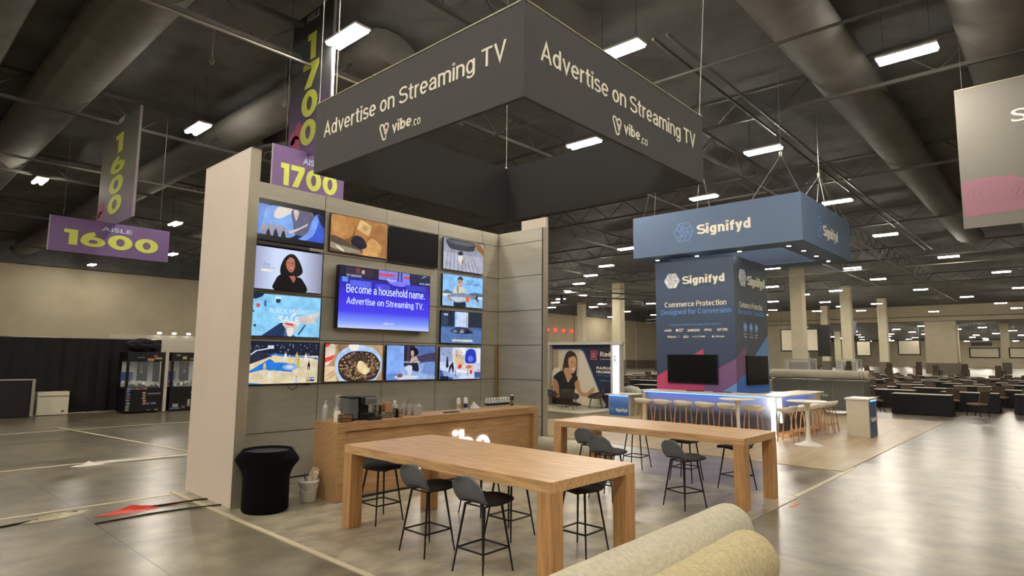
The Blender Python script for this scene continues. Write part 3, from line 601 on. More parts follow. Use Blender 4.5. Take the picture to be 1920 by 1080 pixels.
L = [((100, 142, 214), bgrect), ((132, 172, 244), rect(0, .18, .34, 1)), ((40, 36, 56), rect(.34, .4, .56, 1)), ((72, 58, 84), rect(.4, .44, .45, 1)), ((86, 112, 170), [(.56, 1), (1, 1), (1, .8), (.56, .72)]), ((70, 62, 92), [(.6, .7), (1, .82), (1, .55), (.66, .5)]),
     ((150, 178, 226), [(.3, .36), (.5, .36), (.78, .5), (1, .48), (1, 0), (.2, 0)]), ((118, 148, 208), [(.7, .2), (.78, .5), (1, .46), (1, .1)]), ((196, 164, 150), smoothpoly([(.47, .5), (.48, .62), (.52, .68), (.6, .66), (.64, .5), (.62, .24), (.56, .36)])),
     ((34, 34, 52), smoothpoly([(.48, .36), (.5, .52), (.6, .54), (.65, .3), (.62, .24), (.5, .28)])), ((20, 18, 26), smoothpoly([(.46, .86), (.5, .94), (.58, .94), (.63, .82), (.6, .72), (.52, .7), (.47, .76)])), ((198, 158, 140), smoothpoly([(.475, .84), (.52, .86), (.54, .74), (.5, .68), (.475, .74)])),
     ((206, 214, 232), smoothpoly([(.36, .34), (.42, .42), (.5, .4), (.5, .2), (.45, .06), (.42, .06), (.42, .22)])), ((214, 216, 226), smoothpoly([(.15, .08), (.3, .02), (.56, .03), (.64, .1), (.5, .12), (.25, .13)])), ((130, 84, 76), smoothpoly([(.2, .1), (.26, .2), (.32, .12), (.26, .07)]))]
r, sc = tv('t', 6.865, 8.06, 1.525, 2.19, L, 'television showing a woman sitting on a blue-lit bed')
letter('SAKS & COMPANY', 'caption', 'Y', YW-.084, 7.26, 7.66, 1.855, 1.885, glow((220, 226, 244), 1), sc, .006, .001)
L = [((196, 210, 240), bgrect), ((160, 172, 210), rect(0, .55, .3, 1)), ((214, 186, 150), smoothpoly([(.34, .55), (.36, .9), (.44, .9), (.55, .7), (.58, .45), (.42, .4)])), ((238, 240, 246), rect(.46, .78, .6, 1)), ((36, 60, 190), smoothpoly([(.62, .52), (.62, .84), (.7, .95), (.82, .94), (.87, .8), (.87, .52)])),
     ((96, 120, 226), ell(.74, .64, .07, .1)), ((232, 228, 224), rect(.9, .5, .98, .98)), ((226, 206, 186), smoothpoly([(.58, .34), (.6, .46), (.8, .48), (.84, .3), (.7, .26)])), ((200, 120, 96), smoothpoly([(.62, .36), (.68, .44), (.78, .4), (.7, .32)])),
     ((232, 52, 44), smoothpoly([(.42, .34), (.46, .46), (.52, .44), (.5, .34)])), ((232, 52, 44), ell(.75, .22, .035, .07)), ((240, 236, 232), [(.36, .3), (.7, .26), (.72, .18), (.36, .22)]), ((34, 36, 46), [(.22, .4), (.3, .56), (.33, .36), (.32, .2), (.3, .2), (.27, .38), (.22, .2), (.2, .2)]),
     ((30, 32, 44), smoothpoly([(.14, .4), (.17, .74), (.2, .4)])), ((64, 84, 140), [(0, .3), (.4, .12), (.3, 0), (0, 0)]), ((150, 176, 224), [(.05, .26), (.46, .12), (.42, .02), (.1, .1)]), ((70, 92, 150), rect(.84, .02, 1, .22)), ((26, 34, 62), rect(0, 0, .2, .1)), ((28, 28, 34), rect(.36, .1, .375, .3)), ((28, 28, 34), rect(.66, .1, .675, .3)), ((226, 60, 50), ell(.93, .28, .03, .02))]
for k in range(14): L.append((random.choice([(60, 70, 96), (232, 224, 210), (180, 150, 120)]), rect(.02+.04*k, .6+.3*random.random(), .035+.04*k, .66+.3*random.random())))
tv('t', 8.17, 9.345, 1.51, 2.18, L, 'lower right television showing a bright cluttered living room')
L = [((138, 196, 246), bgrect), ((214, 230, 246), rect(0, 0, 1, .42)), ((96, 110, 130), smoothpoly([(0, .42), (.1, .5), (.24, .44), (.3, .4), (0, .38)])), ((96, 110, 130), smoothpoly([(.62, .42), (.8, .5), (1, .46), (1, .38), (.7, .38)])),
     ((150, 196, 240), rect(0, 0, 1, .3)), ((30, 40, 60), smoothpoly([(.28, 0), (.3, .2), (.4, .26), (.52, .24), (.56, 0)])), ((206, 204, 196), smoothpoly([(.24, .4), (.28, .56), (.34, .66), (.46, .66), (.54, .56), (.56, .3), (.4, .2)])), ((150, 140, 124), smoothpoly([(.33, .64), (.34, .46), (.38, .42), (.38, .64)])),
     ((196, 150, 124), smoothpoly([(.36, .72), (.37, .86), (.42, .9), (.47, .84), (.47, .7), (.42, .63)])), ((60, 62, 66), smoothpoly([(.35, .84), (.37, .94), (.44, .97), (.49, .88), (.46, .85), (.4, .87)])), ((36, 26, 26), rect(.375, .8, .4, .815)), ((36, 26, 26), rect(.43, .8, .455, .815)), ((230, 220, 210), rect(.395, .7, .445, .72)),
     ((128, 142, 166), smoothpoly([(.1, .3), (.2, .38), (.45, .44), (.7, .4), (.82, .32), (.7, .24), (.4, .12), (.22, .16)])), ((196, 208, 222), smoothpoly([(.16, .26), (.3, .3), (.6, .3), (.68, .25), (.4, .15), (.24, .18)])), ((60, 70, 92), [(.78, .34), (.88, .46), (.86, .32), (.9, .16), (.8, .28)]), ((40, 48, 64), ell(.17, .29, .012, .016, 8)),
     ((226, 110, 70), smoothpoly([(.55, .26), (.58, .34), (.64, .32), (.64, .2), (.58, .16)])), ((190, 150, 130), smoothpoly([(.13, .2), (.16, .3), (.22, .2), (.18, .14)]))]
r, sc = tv('t', 8.20, 9.375, 3.015, 3.69, L, 'television showing an angler holding a large fish')
letter('SO SEXY', 'caption', 'Y', YW-.084, 8.86, 9.10, 3.56, 3.60, glow((60, 110, 170), 1), sc, .012, .001)
letter('TAKE A SMILE', 'caption', 'Y', YW-.084, 8.86, 9.25, 3.50, 3.545, glow((40, 120, 200), 1), sc, .012, .001)
L = [((74, 104, 156), bgrect), ((38, 46, 66), rect(0, .52, 1, 1)), ((52, 66, 94), rect(0, .54, .16, .94)), ((150, 188, 236), rect(.32, .52, .64, 1)), ((196, 214, 240), rect(.36, .52, .6, 1)), ((206, 188, 160), rect(.62, .5, .65, 1)), ((88, 120, 176), [(0, .48), (1, .44), (1, 0), (0, 0)]),
     ((50, 60, 86), smoothpoly([(.22, .36), (.3, .46), (.4, .52), (.5, .5), (.62, .5), (.7, .44), (.78, .34), (.6, .3), (.4, .3)])), ((120, 130, 156), smoothpoly([(.26, .36), (.34, .42), (.38, .34)])), ((150, 152, 170), smoothpoly([(.44, .34), (.5, .46), (.54, .34)])), ((26, 30, 44), smoothpoly([(.56, .32), (.62, .44), (.7, .34)])), ((208, 206, 190), rect(.26, .05, .76, .12)), ((190, 204, 226), rect(.05, .86, .15, .92))]
tv('t', 8.18, 9.355, 2.25, 2.92, L, 'television showing a pile of shoes below a bright window')
# centre display
G = grad('screen_planet_glow', [(0, (196, 210, 252)), (.12, (120, 150, 250)), (.28, (64, 56, 238)), (.55, (52, 32, 226)), (.8, (36, 22, 150)), (1, (24, 18, 84))], 2, 0, 1.1, emit=1.0)
L = [(G, bgrect), ((30, 30, 56), rect(0, .82, 1, 1)), ((54, 44, 62), rect(.06, .86, .34, .99)), ((118, 60, 70), rect(.16, .9, .2, .99)), ((196, 170, 160), rect(.22, .9, .25, .96)), ((124, 130, 226), rect(.4, .84, .75, 1)), ((206, 70, 96), [(.4, .9), (.58, .91), (.58, .96), (.4, .95)]), ((206, 70, 96), [(.68, .9), (.75, .91), (.75, .95), (.68, .94)]),
     ((120, 120, 250), ell(.63, .83, .13, .075)), ((34, 30, 90), rect(.61, .84, .625, 1)), ((34, 30, 90), rect(.645, .84, .66, 1)), ((30, 34, 70), rect(.76, .84, 1, 1)), ((150, 180, 240), [(.88, .94), (.92, .99), (.96, .99), (.92, .97)]), ((88, 100, 236), rect(.1, .68, .32, .78)), ((72, 74, 220), rect(.36, .66, .52, .76)), ((60, 66, 200), rect(.7, .7, .94, .8)), ((96, 140, 246), rect(.02, .74, .08, .82))]
r, sc = tv('t', 5.735, 7.785, 2.455, 3.56, L, 'large central television showing a blue streaming advert', depth=.17)
W1 = glow((214, 228, 255), 1.0)
letter('Become a household name.', 'caption', 'Y', YW-.184, 5.88, 7.64, 3.085, 3.235, W1, sc, .008, .001, st=0.125)
letter('Advertise on Streaming TV.', 'caption', 'Y', YW-.184, 5.89, 7.62, 2.855, 3.02, W1, sc, .008, .001, st=0.125)
letter('TV SHOWS', 'caption', 'Y', YW-.184, 5.87, 6.18, 3.365, 3.41, W1, sc, .0, .001)
letter('News', 'caption', 'Y', YW-.184, 6.74, 6.94, 3.36, 3.41, W1, sc, .0, .001)
letter('LOCAL NEWS', 'caption', 'Y', YW-.184, 7.50, 7.765, 3.37, 3.405, W1, sc, .0, .001)
letter('vibe.co', 'caption', 'Y', YW-.184, 6.68, 6.92, 2.555, 2.60, glow((226, 232, 255), 1), sc, .0, .001)
T(MB().tube([(4.93, 9.40, 1.52), (4.97, 9.39, 1.46), (5.03, 9.39, 1.42), (5.10, 9.39, 1.46), (5.13, 9.40, 1.52)], .006, 6).box(5.28, 5.34, 9.38, 9.44, 1.495, 1.52).build('power_cable', M_blk), 'short black cable loop hanging under the basketball television', 'cable')
def soundbar():
    r = E_('sound_bar', (4.9, 9.36, 3.745), 'slim dark bar under the top left television', 'bar')
    MB().box(4.3, 5.42, 9.37, 9.43, 3.735, 3.79, c=.01).build('body', mat('dark_grey_bar', (70, 68, 64), .4), r)
    MB().box(5.2, 5.44, 9.368, 9.43, 3.735, 3.79, c=.01).build('end_cap', M_edge, r)
soundbar()

# ------------------------------------------------------------ service counter
CX0, CX1, CY0, CY1, CH = 4.687, 8.956, 7.456, 8.06, 1.062
ct = E_('service_counter', (CX0, CY0, 0), 'long oak veneer counter with an illuminated name in front of the screens', 'counter')
MB().box(CX0, CX1, CY0, CY1, CH-.115, CH, c=.003).build('countertop', M_woodx, ct)
for xa_ in (CX0, CX1-.125): MB().box(xa_, xa_+.125, CY0, CY1, .012, CH-.115).build('side_panel', M_woodx, ct)
MB().box(CX0+.125, CX1-.125, CY0+.06, CY0+.08, .012, CH-.115).build('front_panel', M_woodx, ct)
MB().box(CX0+.01, CX1-.01, CY0+.01, CY1-.01, .008, .03).build('plinth', M_gap, ct)
MV = mat('backlit_white_letter', (255, 255, 255), .5, emit=(255, 252, 246), es=2)
letter('vibe', 'illuminated_letters', 'Y', CY0+.06, 6.50, 7.70, .24, .79, MV, ct, .02, .03, st=.13)
# heart mark left of the name
def heart(plane, c, u0, z0, s, m, parent, name='heart_logo', out=.001, d=.03, sgn=1):
    B = MB(); f = surf(plane, c)
    def loop(p, rad):
        N = len(p); vs = []; n = 6
        for i in range(N):
            a = Vector((*p[i-1], 0)); b = Vector((*p[(i+1) % N], 0)); t = (b-a).normalized(); nr = Vector((-t.y, t.x, 0))
            for du, dd in ((-rad, out), (rad, out), (rad, out+d), (-rad, out+d)):
                q = Vector((*p[i], 0)) + nr*du; vs.append(f(u0+sgn*q.x*s, z0+q.y*s, dd))
        fs = []
        for i in range(N):
            j = (i+1) % N
            for k in range(4): fs.append((i*4+k, i*4+(k+1) % 4, j*4+(k+1) % 4, j*4+k))
        B.add(vs, fs)
    # slanted rounded capsule and a round loop forming the heart
    cap = []
    a = Vector((-.28, .3)); b = Vector((.02, -.38)); d_ = (b-a).normalized(); nn = Vector((-d_.y, d_.x))
    for k in range(9): t = math.pi*k/8; cap.append(tuple(a - d_*math.sin(t)*.17 + nn*math.cos(t)*.17))
    for k in range(9): t = math.pi*k/8; cap.append(tuple(b + d_*math.sin(t)*.17 - nn*math.cos(t)*.17))
    loop(cap, .055); loop([(.2+.2*math.cos(2*math.pi*k/18), .24+.2*math.sin(2*math.pi*k/18)) for k in range(18)], .055)
    B.f.append(None); B.f.pop()
    pts = [Vector((.13, -.38)), Vector((.37, .12))]
    t = (pts[1]-pts[0]).normalized(); nr = Vector((-t.y, t.x))
    q = [pts[0]+nr*.055, pts[0]-nr*.055, pts[1]-nr*.055, pts[1]+nr*.055]
    B.add([f(u0+sgn*p.x*s, z0+p.y*s, dd) for dd in (out, out+d) for p in q], [(0, 1, 2, 3), (7, 6, 5, 4), (0, 4, 5, 1), (1, 5, 6, 2), (2, 6, 7, 3), (3, 7, 4, 0)])
    return B.build(name, m, parent, fix=True)
heart('Y', CY0+.06, 6.12, .52, .42, MV, ct)

# --- things on the counter
def bottle(x, y, h, r, body, cap, label, cat='bottle', grp=None, z=CH, capn='cap', band=None):
    o = E_('bottle', (x, y, z), label, cat, grp)
    MB().lathe([(r*.9, 0), (r, .01), (r, h*.62), (r*.9, h*.7), (r*.45, h*.8), (r*.4, h*.86)], x, y, z, n=16).build('body', body, o)
    MB().lathe([(r*.5, h*.86), (r*.5, h), (r*.3, h*1.0)], x, y, z, n=12).build(capn, cap, o)
    if band: MB().lathe([(r*1.02, h*.2), (r*1.02, h*.45)], x, y, z, n=16).build('label_band', band, o)
    return o
M_milk = mat('cream_plastic', (232, 222, 200), .45); M_clr = mat('cloudy_clear_plastic', (205, 206, 204), .15, alpha=.75)
M_stl = mat('brushed_steel', (150, 150, 148), .3, .8)
bottle(4.79, 7.97, .28, .042, M_clr, M_stl, 'tall clear bottle with a steel cap at the left end of the counter')
bottle(4.89, 7.83, .235, .04, M_clr, M_stl, 'shorter clear bottle beside the tall one')
o = E_('jar', (4.80, 7.66, CH), 'cream plastic jar left of the wire basket', 'jar')
MB().lathe([(.045, 0), (.05, .01), (.05, .1), (.04, .125)], 4.80, 7.66, CH).build('body', M_milk, o); MB().lathe([(.042, .122), (.042, .145), (.03, .15)], 4.80, 7.66, CH).build('lid', M_milk, o)
o = E_('cup_stack', (5.01, 7.98, CH), 'tall stack of pale paper cups left of the coffee maker', 'cups')
B = MB()
for k in range(12): B.lathe([(.036, 0), (.043, .09), (.046, .09), (.046, .097), (.042, .097)], 5.01, 7.98, CH+.022*k, n=20)
B.build('cup', mat('pale_paper', (206, 200, 190), .6), o)
def basket(x, y, sx, sy, h, label, fill):
    o = E_('wire_basket', (x, y, CH), label, 'basket'); B = MB()
    for z in (.005, h*.5, h):
        B.tube([(x-sx, y-sy, CH+z), (x+sx, y-sy, CH+z), (x+sx, y+sy, CH+z), (x-sx, y+sy, CH+z)], .004, 5, closed=True)
    nx = int(sx*2/.022); ny = int(sy*2/.022)
    for k in range(nx+1):
        for yy in (y-sy, y+sy): B.cyl((x-sx+2*sx*k/nx, yy, CH), (x-sx+2*sx*k/nx, yy, CH+h), .003, n=4, caps=False)
    for k in range(ny+1):
        for xx in (x-sx, x+sx): B.cyl((xx, y-sy+2*sy*k/ny, CH), (xx, y-sy+2*sy*k/ny, CH+h), .003, n=4, caps=False)
    B.build('wire_frame', M_blkm, o)
    random.seed(int(x*100))
    for k, m in enumerate(fill):
        px = x+(k % 3-1)*sx*.6; py = y+((k//3) % 2-.5)*sy*.9
        MB().box(px-sx*.27, px+sx*.27, py-sy*.35, py+sy*.35, CH+.006, CH+h*(.75+.35*random.random())).build('packet', m, o)
    return o
M_kraft = mat('kraft_brown', (186, 136, 92), .7); M_pk = mat('pale_packet', (214, 204, 182), .6)
basket(4.86, 7.54, .085, .055, .105, 'black wire basket of brown packets at the front left of the counter', [M_kraft]*6)
basket(5.66, 7.90, .07, .05, .17, 'taller black wire basket right of the coffee maker', [M_pk, M_blkm, M_kraft, M_pk])
basket(5.60, 7.66, .09, .05, .07, 'low black wire basket of pale packets beside the coffee maker', [M_pk]*5)
basket(5.80, 7.60, .05, .05, .13, 'black wire caddy in front of the kraft box', [M_blkm, M_kraft, M_pk])
T(MB().box(5.80, 5.90, 7.90, 8.02, CH, CH+.2, c=.003).build('kraft_box', M_kraft), 'upright kraft brown box behind the wire baskets', 'box')
bottle(6.02, 7.97, .22, .045, M_clr, M_wht, 'clear jar with a white lid behind the glasses', 'jar')
o = E_('coffee_maker', (5.2, 7.75, CH), 'black pod coffee maker with a silver front on the counter', 'coffee maker')
x0, x1 = 4.99, 5.42
MB().box(5.14, x1-.03, 7.60, 7.92, CH, CH+.10, c=.01).box(5.14, 5.36, 7.72, 7.92, CH+.1, CH+.33, c=.01).build('body', M_blk, o)
MB().box(5.14, 5.40, 7.58, 7.92, CH+.22, CH+.335, c=.015).build('head', M_blk, o)
MB().box(5.20, 5.405, 7.566, 7.70, CH+.215, CH+.32, c=.015).build('silver_front', M_stl, o)
MB().box(4.99, 5.13, 7.64, 7.90, CH+.02, CH+.315, c=.012).build('water_tank', mat('smoky_tank', (120, 126, 130), .1, alpha=.6), o)
MB().box(4.98, 5.14, 7.63, 7.91, CH+.315, CH+.335, c=.006).box(5.0, 5.13, 7.64, 7.9, CH, CH+.02).build('tank_lid', M_blk, o)
MB().box(5.22, 5.44, 7.50, 7.64, CH, CH+.035, c=.005).build('drip_tray', M_blkm, o)
B = MB()
for k in range(4): B.cyl((5.412, 7.63, CH+.24+.02*k), (5.418, 7.63, CH+.24+.02*k), .006, n=8)
B.build('button', M_chrome, o)
gi = 0
for (x, y, h) in ((6.05, 7.80, .19), (6.13, 7.84, .20), (6.11, 7.72, .20), (6.20, 7.76, .21), (6.18, 7.64, .20), (6.27, 7.68, .20), (6.29, 7.80, .21), (6.35, 7.74, .19)):
    gi += 1
    o = E_('syrup_bottle', (x, y, CH), 'silvery glass bottle with a thin pourer in the cluster on the counter', 'bottle', 'silvery bottles clustered on the counter')
    MB().lathe([(.032, 0), (.036, .02), (.034, .09), (.018, h*.78), (.012, h*.9)], x, y, CH, n=12).build('body', mat('silvery_glass', (200, 198, 190), .12, .45), o)
    MB().lathe([(.014, h*.9), (.014, h*.97)], x, y, CH, n=8).tube([(x, y, CH+h*.96), (x+.01, y, CH+h+.02), (x+.04, y-.01, CH+h+.035)], .004, 5).build('pourer', M_stl, o)
T(MB().box(6.80, 7.08, 7.60, 7.70, CH, CH+.014, c=.003).build('tablet', M_blk), 'thin black tablet lying on the counter', 'tablet')
def can(x, y, h, r, m1, m2, label):
    o = E_('can', (x, y, CH), label, 'can')
    MB().lathe([(r*.9, 0), (r, .008), (r, h*.86), (r*.8, h*.93)], x, y, CH, n=16).build('body', m1, o)
    MB().lathe([(r*1.01, h*.15), (r*1.01, h*.5)], x, y, CH, n=16).build('label_band', m2, o)
    MB().lathe([(r*.78, h*.92), (r*.78, h), (r*.6, h)], x, y, CH, n=16).build('cap', M_wht, o)
can(7.33, 7.90, .21, .036, mat('white_can', (214, 210, 202), .35), mat('gold_band', (176, 160, 120), .4), 'white spray can with a white cap, left of the blue labelled one')
can(7.52, 7.92, .21, .036, mat('white_can', (214, 210, 202), .35), mat('dark_blue_band', (34, 46, 82), .4), 'white spray can with a dark blue label')
can(8.80, 7.98, .20, .034, mat('dark_can', (50, 48, 50), .3, .4), mat('silver_band', (150, 148, 144), .3, .6), 'dark drink can at the right end of the counter')
o = E_('creamer_tray', (7.72, 7.90, CH), 'glass tray with folded napkins between the cans and water bottles', 'tray')
MB().box(7.62, 7.84, 7.82, 7.98, CH, CH+.012, c=.003).build('tray', mat('clear_tray', (190, 190, 186), .1, .3), o)
B = MB()
for k in range(3): B.add([(7.64+.05*k, 7.85, CH+.012), (7.76+.03*k, 7.85, CH+.012), (7.76+.03*k, 7.95, CH+.012), (7.64+.05*k, 7.95, CH+.012), (7.70+.015*k, 7.9, CH+.14-.02*k)], [(0, 1, 4), (1, 2, 4), (2, 3, 4), (3, 0, 4), (3, 2, 1, 0)])
B.build('napkin', mat('white_paper', (216, 212, 204), .6), o)
wb = None
for i in range(8):
    for j in range(2):
        x, y = 8.10+.072*i, 7.90+.075*j
        if wb is None:
            wb = bottle(x, y, .17, .031, mat('water_bottle_plastic', (214, 214, 210), .1, alpha=.8), M_wht, 'small water bottle with a black label in the pack on the counter', 'bottle', 'small water bottles packed on the counter', band=mat('black_label', (24, 22, 24), .4))
        else: dup(wb, (x, y, CH), 0, wb['label'])

# ------------------------------------------------------------ big tables
def table(X0, X1, Y0, Y1, h, label, th=.095, lw=.168, ld=.15):
    r = E_('high_table', ((X0+X1)/2, (Y0+Y1)/2, 0), label, 'table')
    MB().box(X0, X1, Y0, Y1, h-th, h, c=.003).build('tabletop', M_wood, r)
    for x in (X0, X1-lw):
        for y in (Y0, Y1-ld): MB().box(x, x+lw, y, y+ld, .009, h-th, c=.002).build('leg', M_woodz, r)
table(4.125, 5.464, 3.29, 6.403, .947, 'nearer long oak communal table with square legs')
table(8.132, 9.324, 3.241, 6.428, .947, 'farther long oak communal table with square legs')

# ------------------------------------------------------------ dark shell stools
def shell(prof, wid, name, m, parent, th=.022, curl=.06, z_off=0, backcurl=.07):
    """prof: (x, z) from front lip to top of back; wid: half width; builds a dished shell with thickness"""
    nu = 12; vs = []; N = len(prof)
    nrm = []
    for i in range(N):
        a = prof[max(i-1, 0)]; b = prof[min(i+1, N-1)]; t = Vector((b[0]-a[0], b[1]-a[1])).normalized(); nrm.append(Vector((t.y, -t.x)))
    for side in (0, 1):
        for i, (x, z) in enumerate(prof):
            for k in range(nu+1):
                s = -1+2*k/nu; y = wid[i]*s; c = (s*s)*(curl+(backcurl-curl)*i/(N-1))
                n = -nrm[i]  # toward sitter
                px = x+n.x*(c-side*th); pz = z+n.y*(c-side*th)
                vs.append((px, y*(1 if side == 0 else 1.0), pz))
    fs = []; W = nu+1; o2 = N*W
    for i in range(N-1):
        for k in range(nu):
            a = i*W+k; fs.append((a, a+1, a+W+1, a+W)); b = o2+a; fs.append((b, b+W, b+W+1, b+1))
    for i in range(N-1):
        for k in (0, nu): a = i*W+k; q = (a, a+W, o2+a+W, o2+a); fs.append(q if k == 0 else q[::-1])
    for k in range(nu):
        for i in (0, N-1): a = i*W+k; q = (a, a+1, o2+a+1, o2+a); fs.append(q if i else q[::-1])
    o = MB().add(vs, fs, 0, True).build(name, m, parent)
    md = o.modifiers.new('sub', 'SUBSURF'); md.levels = 1; md.render_levels = 1
    return o
def make_stool():
    r = E_('bar_stool', (0, 0, 0), '', 'stool')
    seat = [(.272, .635), (.24, .655), (.15, .648), (.03, .640), (-.09, .643), (-.16, .665)]
    shell(seat, [.13, .185, .205, .21, .205, .20], 'seat', M_fabk, r, .035, .02, 0, .02)
    back = [(-.03, .626), (-.10, .634), (-.135, .655), (-.168, .70), (-.19, .76), (-.203, .82), (-.212, .865), (-.214, .895)]
    shell(back, [.12, .17, .19, .20, .203, .19, .15, .085], 'backrest', M_fab, r, .03, .0, 0, .06)
    for sx in (1, -1):
        for sy in (1, -1):
            MB().cyl((sx*.115-.0, sy*.125, .625), (sx*.2, sy*.2, .008), .0125, .008, n=8).build('leg', M_blkm, r)
    B = MB()
    p = [(.115, .125), (-.115, .125), (-.115, -.125), (.115, -.125)]
    for a, b in zip(p, p[1:]+p[:1]): B.cyl((*a, .62), (*b, .62), .009, n=6)
    B.build('seat_frame', M_blkm, r)
    q = .172; p = [(q, q), (-q, q), (-q, -q), (q, -q)]; B = MB()
    for a, b in zip(p, p[1:]+p[:1]): B.cyl((*a, .225), (*b, .225), .0095, n=6)
    B.build('footrest', M_blkm, r)
    return r
st = make_stool()
SP = [(4.255, 5.02, 0, 'charcoal bar stool facing the nearer table, left of the two with full backs showing'), (4.225, 4.18, 0, 'charcoal bar stool nearest the camera at the nearer table'),
      (4.60, 6.32, -90, 'black bar stool pushed under the far left corner of the nearer table'), (5.72, 5.71, 0, 'bar stool across the nearer table, mostly hidden near the counter'),
      (5.24, 4.77, 180, 'bar stool whose legs show behind the nearest stool under the table'), (5.36, 3.87, 180, 'bar stool tucked under the right end of the nearer table'),
      (7.55, 4.98, 0, 'charcoal bar stool left of centre at the farther table, second back showing'), (8.16, 5.67, 0, 'charcoal bar stool leftmost at the farther table, behind its neighbour'),
      (7.87, 3.97, -18, 'charcoal bar stool standing alone at the middle of the farther table'), (9.55, 4.78, 180, 'bar stool behind the lone stool on the far side of the farther table'),
      (9.95, 5.95, 6, 'bar stool on the far side of the farther table near its left end'), (9.46, 3.9, 165, 'bar stool behind the right front leg of the farther table')]
for i, (x, y, a, l) in enumerate(SP):
    if i == 0: st.location = (x, y, 0); st.rotation_euler = (0, 0, R(a)); st['label'] = l
    else: dup(st, (x, y, 0), R(a), l)

# ------------------------------------------------------------ bins
M_str = mat('black_stretch_fabric', (7, 7, 10), .95); M_str.node_tree.nodes['Principled BSDF'].inputs['Specular IOR Level'].default_value = .15
bn = E_('waste_bin', (3.86, 7.76, 0), 'large round waste bin wearing a black stretch cover', 'bin')
B = MB(); vs = []; pf = [(.265, .012, 0), (.285, .035, 0), (.284, .25, 0), (.283, .42, .0), (.286, .5, .02), (.29, .56, .05), (.297, .61, .085), (.30, .64, .10), (.303, .66, .098), (.306, .70, .065), (.312, .745, .02), (.314, .765, .0), (.305, .778, 0), (.292, .775, 0), (.285, .72, 0)]; n = 64
for r_, h_, fl in pf:
    for k in range(n):
        a_ = 2*math.pi*k/n; rr_ = r_+fl*abs(math.cos(a_+R(47.7)))**3; vs.append((3.86+rr_*math.cos(a_), 7.76+rr_*math.sin(a_), h_))
B.add(vs, [(i*n+k, i*n+(k+1) % n, (i+1)*n+(k+1) % n, (i+1)*n+k) for i in range(len(pf)-1) for k in range(n)] , 0, True).build('stretch_cover', M_str, bn)
MB().lathe([(.29, .75), (.27, .62), (0.001, .60)], 3.86, 7.76, 0, n=36).build('liner', mat('dark_bin_liner', (34, 36, 38), .4), bn)
o = E_('bucket', (4.50, 7.83, 0), 'small white bucket overflowing with rubbish beside the counter', 'bucket')
MB().lathe([(.095, .01), (.1, .015), (.132, .255), (.142, .26), (.142, .29), (.13, .295), (.125, .25), (.095, .05), (.001, .05)], 4.50, 7.83, 0, n=32).build('body', M_wht, o)
B = MB(); B.tube([(4.50+.143*math.cos(t), 7.83+.143*math.sin(t)*1.0-.005, .24-.09*math.sin((t-R(160))/R(140)*math.pi)) for t in [R(160+140*k/12) for k in range(13)]], .004, 6); B.build('handle', M_wht, o)
T(MB().box(4.44, 4.50, 7.76, 7.82, .25, .34).box(-.04, .04, -.03, .03, -.06, .09, 0, Matrix.Translation((4.56, 7.82, .36)) @ Matrix.Rotation(.5, 4, 'Y')).build('crumpled_carton', mat('crumpled_card', (206, 190, 160), .7)), 'crumpled pale carton on top of the rubbish in the bucket', 'carton')
T(MB().lathe([(.03, 0), (.036, .13), (.03, .14)], 0, 0, 0, n=14, M=Matrix.Translation((4.545, 7.77, .27)) @ Matrix.Rotation(.35, 4, 'X')).build('paper_cup', M_pk), 'cream paper cup standing in the rubbish bucket', 'cup')
T(MB().lathe([(.02, 0), (.024, .1), (.01, .14)], 0, 0, 0, n=10, M=Matrix.Translation((4.46, 7.80, .25)) @ Matrix.Rotation(-.5, 4, 'X')).build('drink_bottle', mat('blue_bottle', (60, 84, 130), .3)), 'small blue bottle poking out of the bucket', 'bottle')
T(MB().box(-.03, .03, -.02, .02, -.05, .05, 0, Matrix.Translation((4.60, 7.87, .34)) @ Matrix.Rotation(.6, 4, 'Y')).build('wrapper', M_blk), 'black wrapper at the back of the bucket', 'wrapper')

# ------------------------------------------------------------ black hanging sign
SX0, SX1, SY0, SY1, SZ0, SZ1 = 3.107, 5.994, 2.732, 5.584, 3.833, 4.56
hs = E_('hanging_sign', ((SX0+SX1)/2, (SY0+SY1)/2, SZ0), 'big square black fabric sign hanging over the booth', 'hanging sign')
t = .035
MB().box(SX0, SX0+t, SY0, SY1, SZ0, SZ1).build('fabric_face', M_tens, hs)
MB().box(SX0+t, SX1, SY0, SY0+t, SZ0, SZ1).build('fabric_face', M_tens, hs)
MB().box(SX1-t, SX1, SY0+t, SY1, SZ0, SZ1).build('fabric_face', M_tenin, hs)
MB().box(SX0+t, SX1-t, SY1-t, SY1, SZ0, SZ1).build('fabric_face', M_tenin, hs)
B = MB()
for (a, b) in (((SX0, SY0), (SX0, SY1)), ((SX0, SY1), (SX1, SY1)), ((SX1, SY1), (SX1, SY0)), ((SX1, SY0), (SX0, SY0))): B.cyl((*a, SZ1+.005), (*b, SZ1+.005), .009, n=6)
B.build('top_rail', M_edge, hs)
letter('Advertise on Streaming TV', 'lettering', 'X', SX0, 5.413, 2.905, 4.135, 4.345, M_ltr, hs, .004, .003, st=0.118)
letter('Advertise on Streaming TV', 'lettering', 'Y', SY0, 3.289, 5.816, 4.135, 4.345, M_ltr, hs, .004, .003, st=0.118)
heart('X', SX0, 4.385, 3.985, .145, M_ltr, hs, 'heart_mark', d=.003, sgn=-1)
heart('Y', SY0, 4.32, 3.975, .145, M_ltr, hs, 'heart_mark', d=.003)
letter('vibe', 'lettering', 'X', SX0, 4.27, 4.0, 3.925, 4.045, M_ltr, hs, .006, .003, st=0.15)
letter('.co', 'lettering', 'X', SX0, 3.985, 3.88, 3.925, 3.985, M_ltr, hs, .0, .003, st=0.11)
letter('vibe', 'lettering', 'Y', SY0, 4.425, 4.695, 3.925, 4.045, M_ltr, hs, .006, .003, st=0.15)
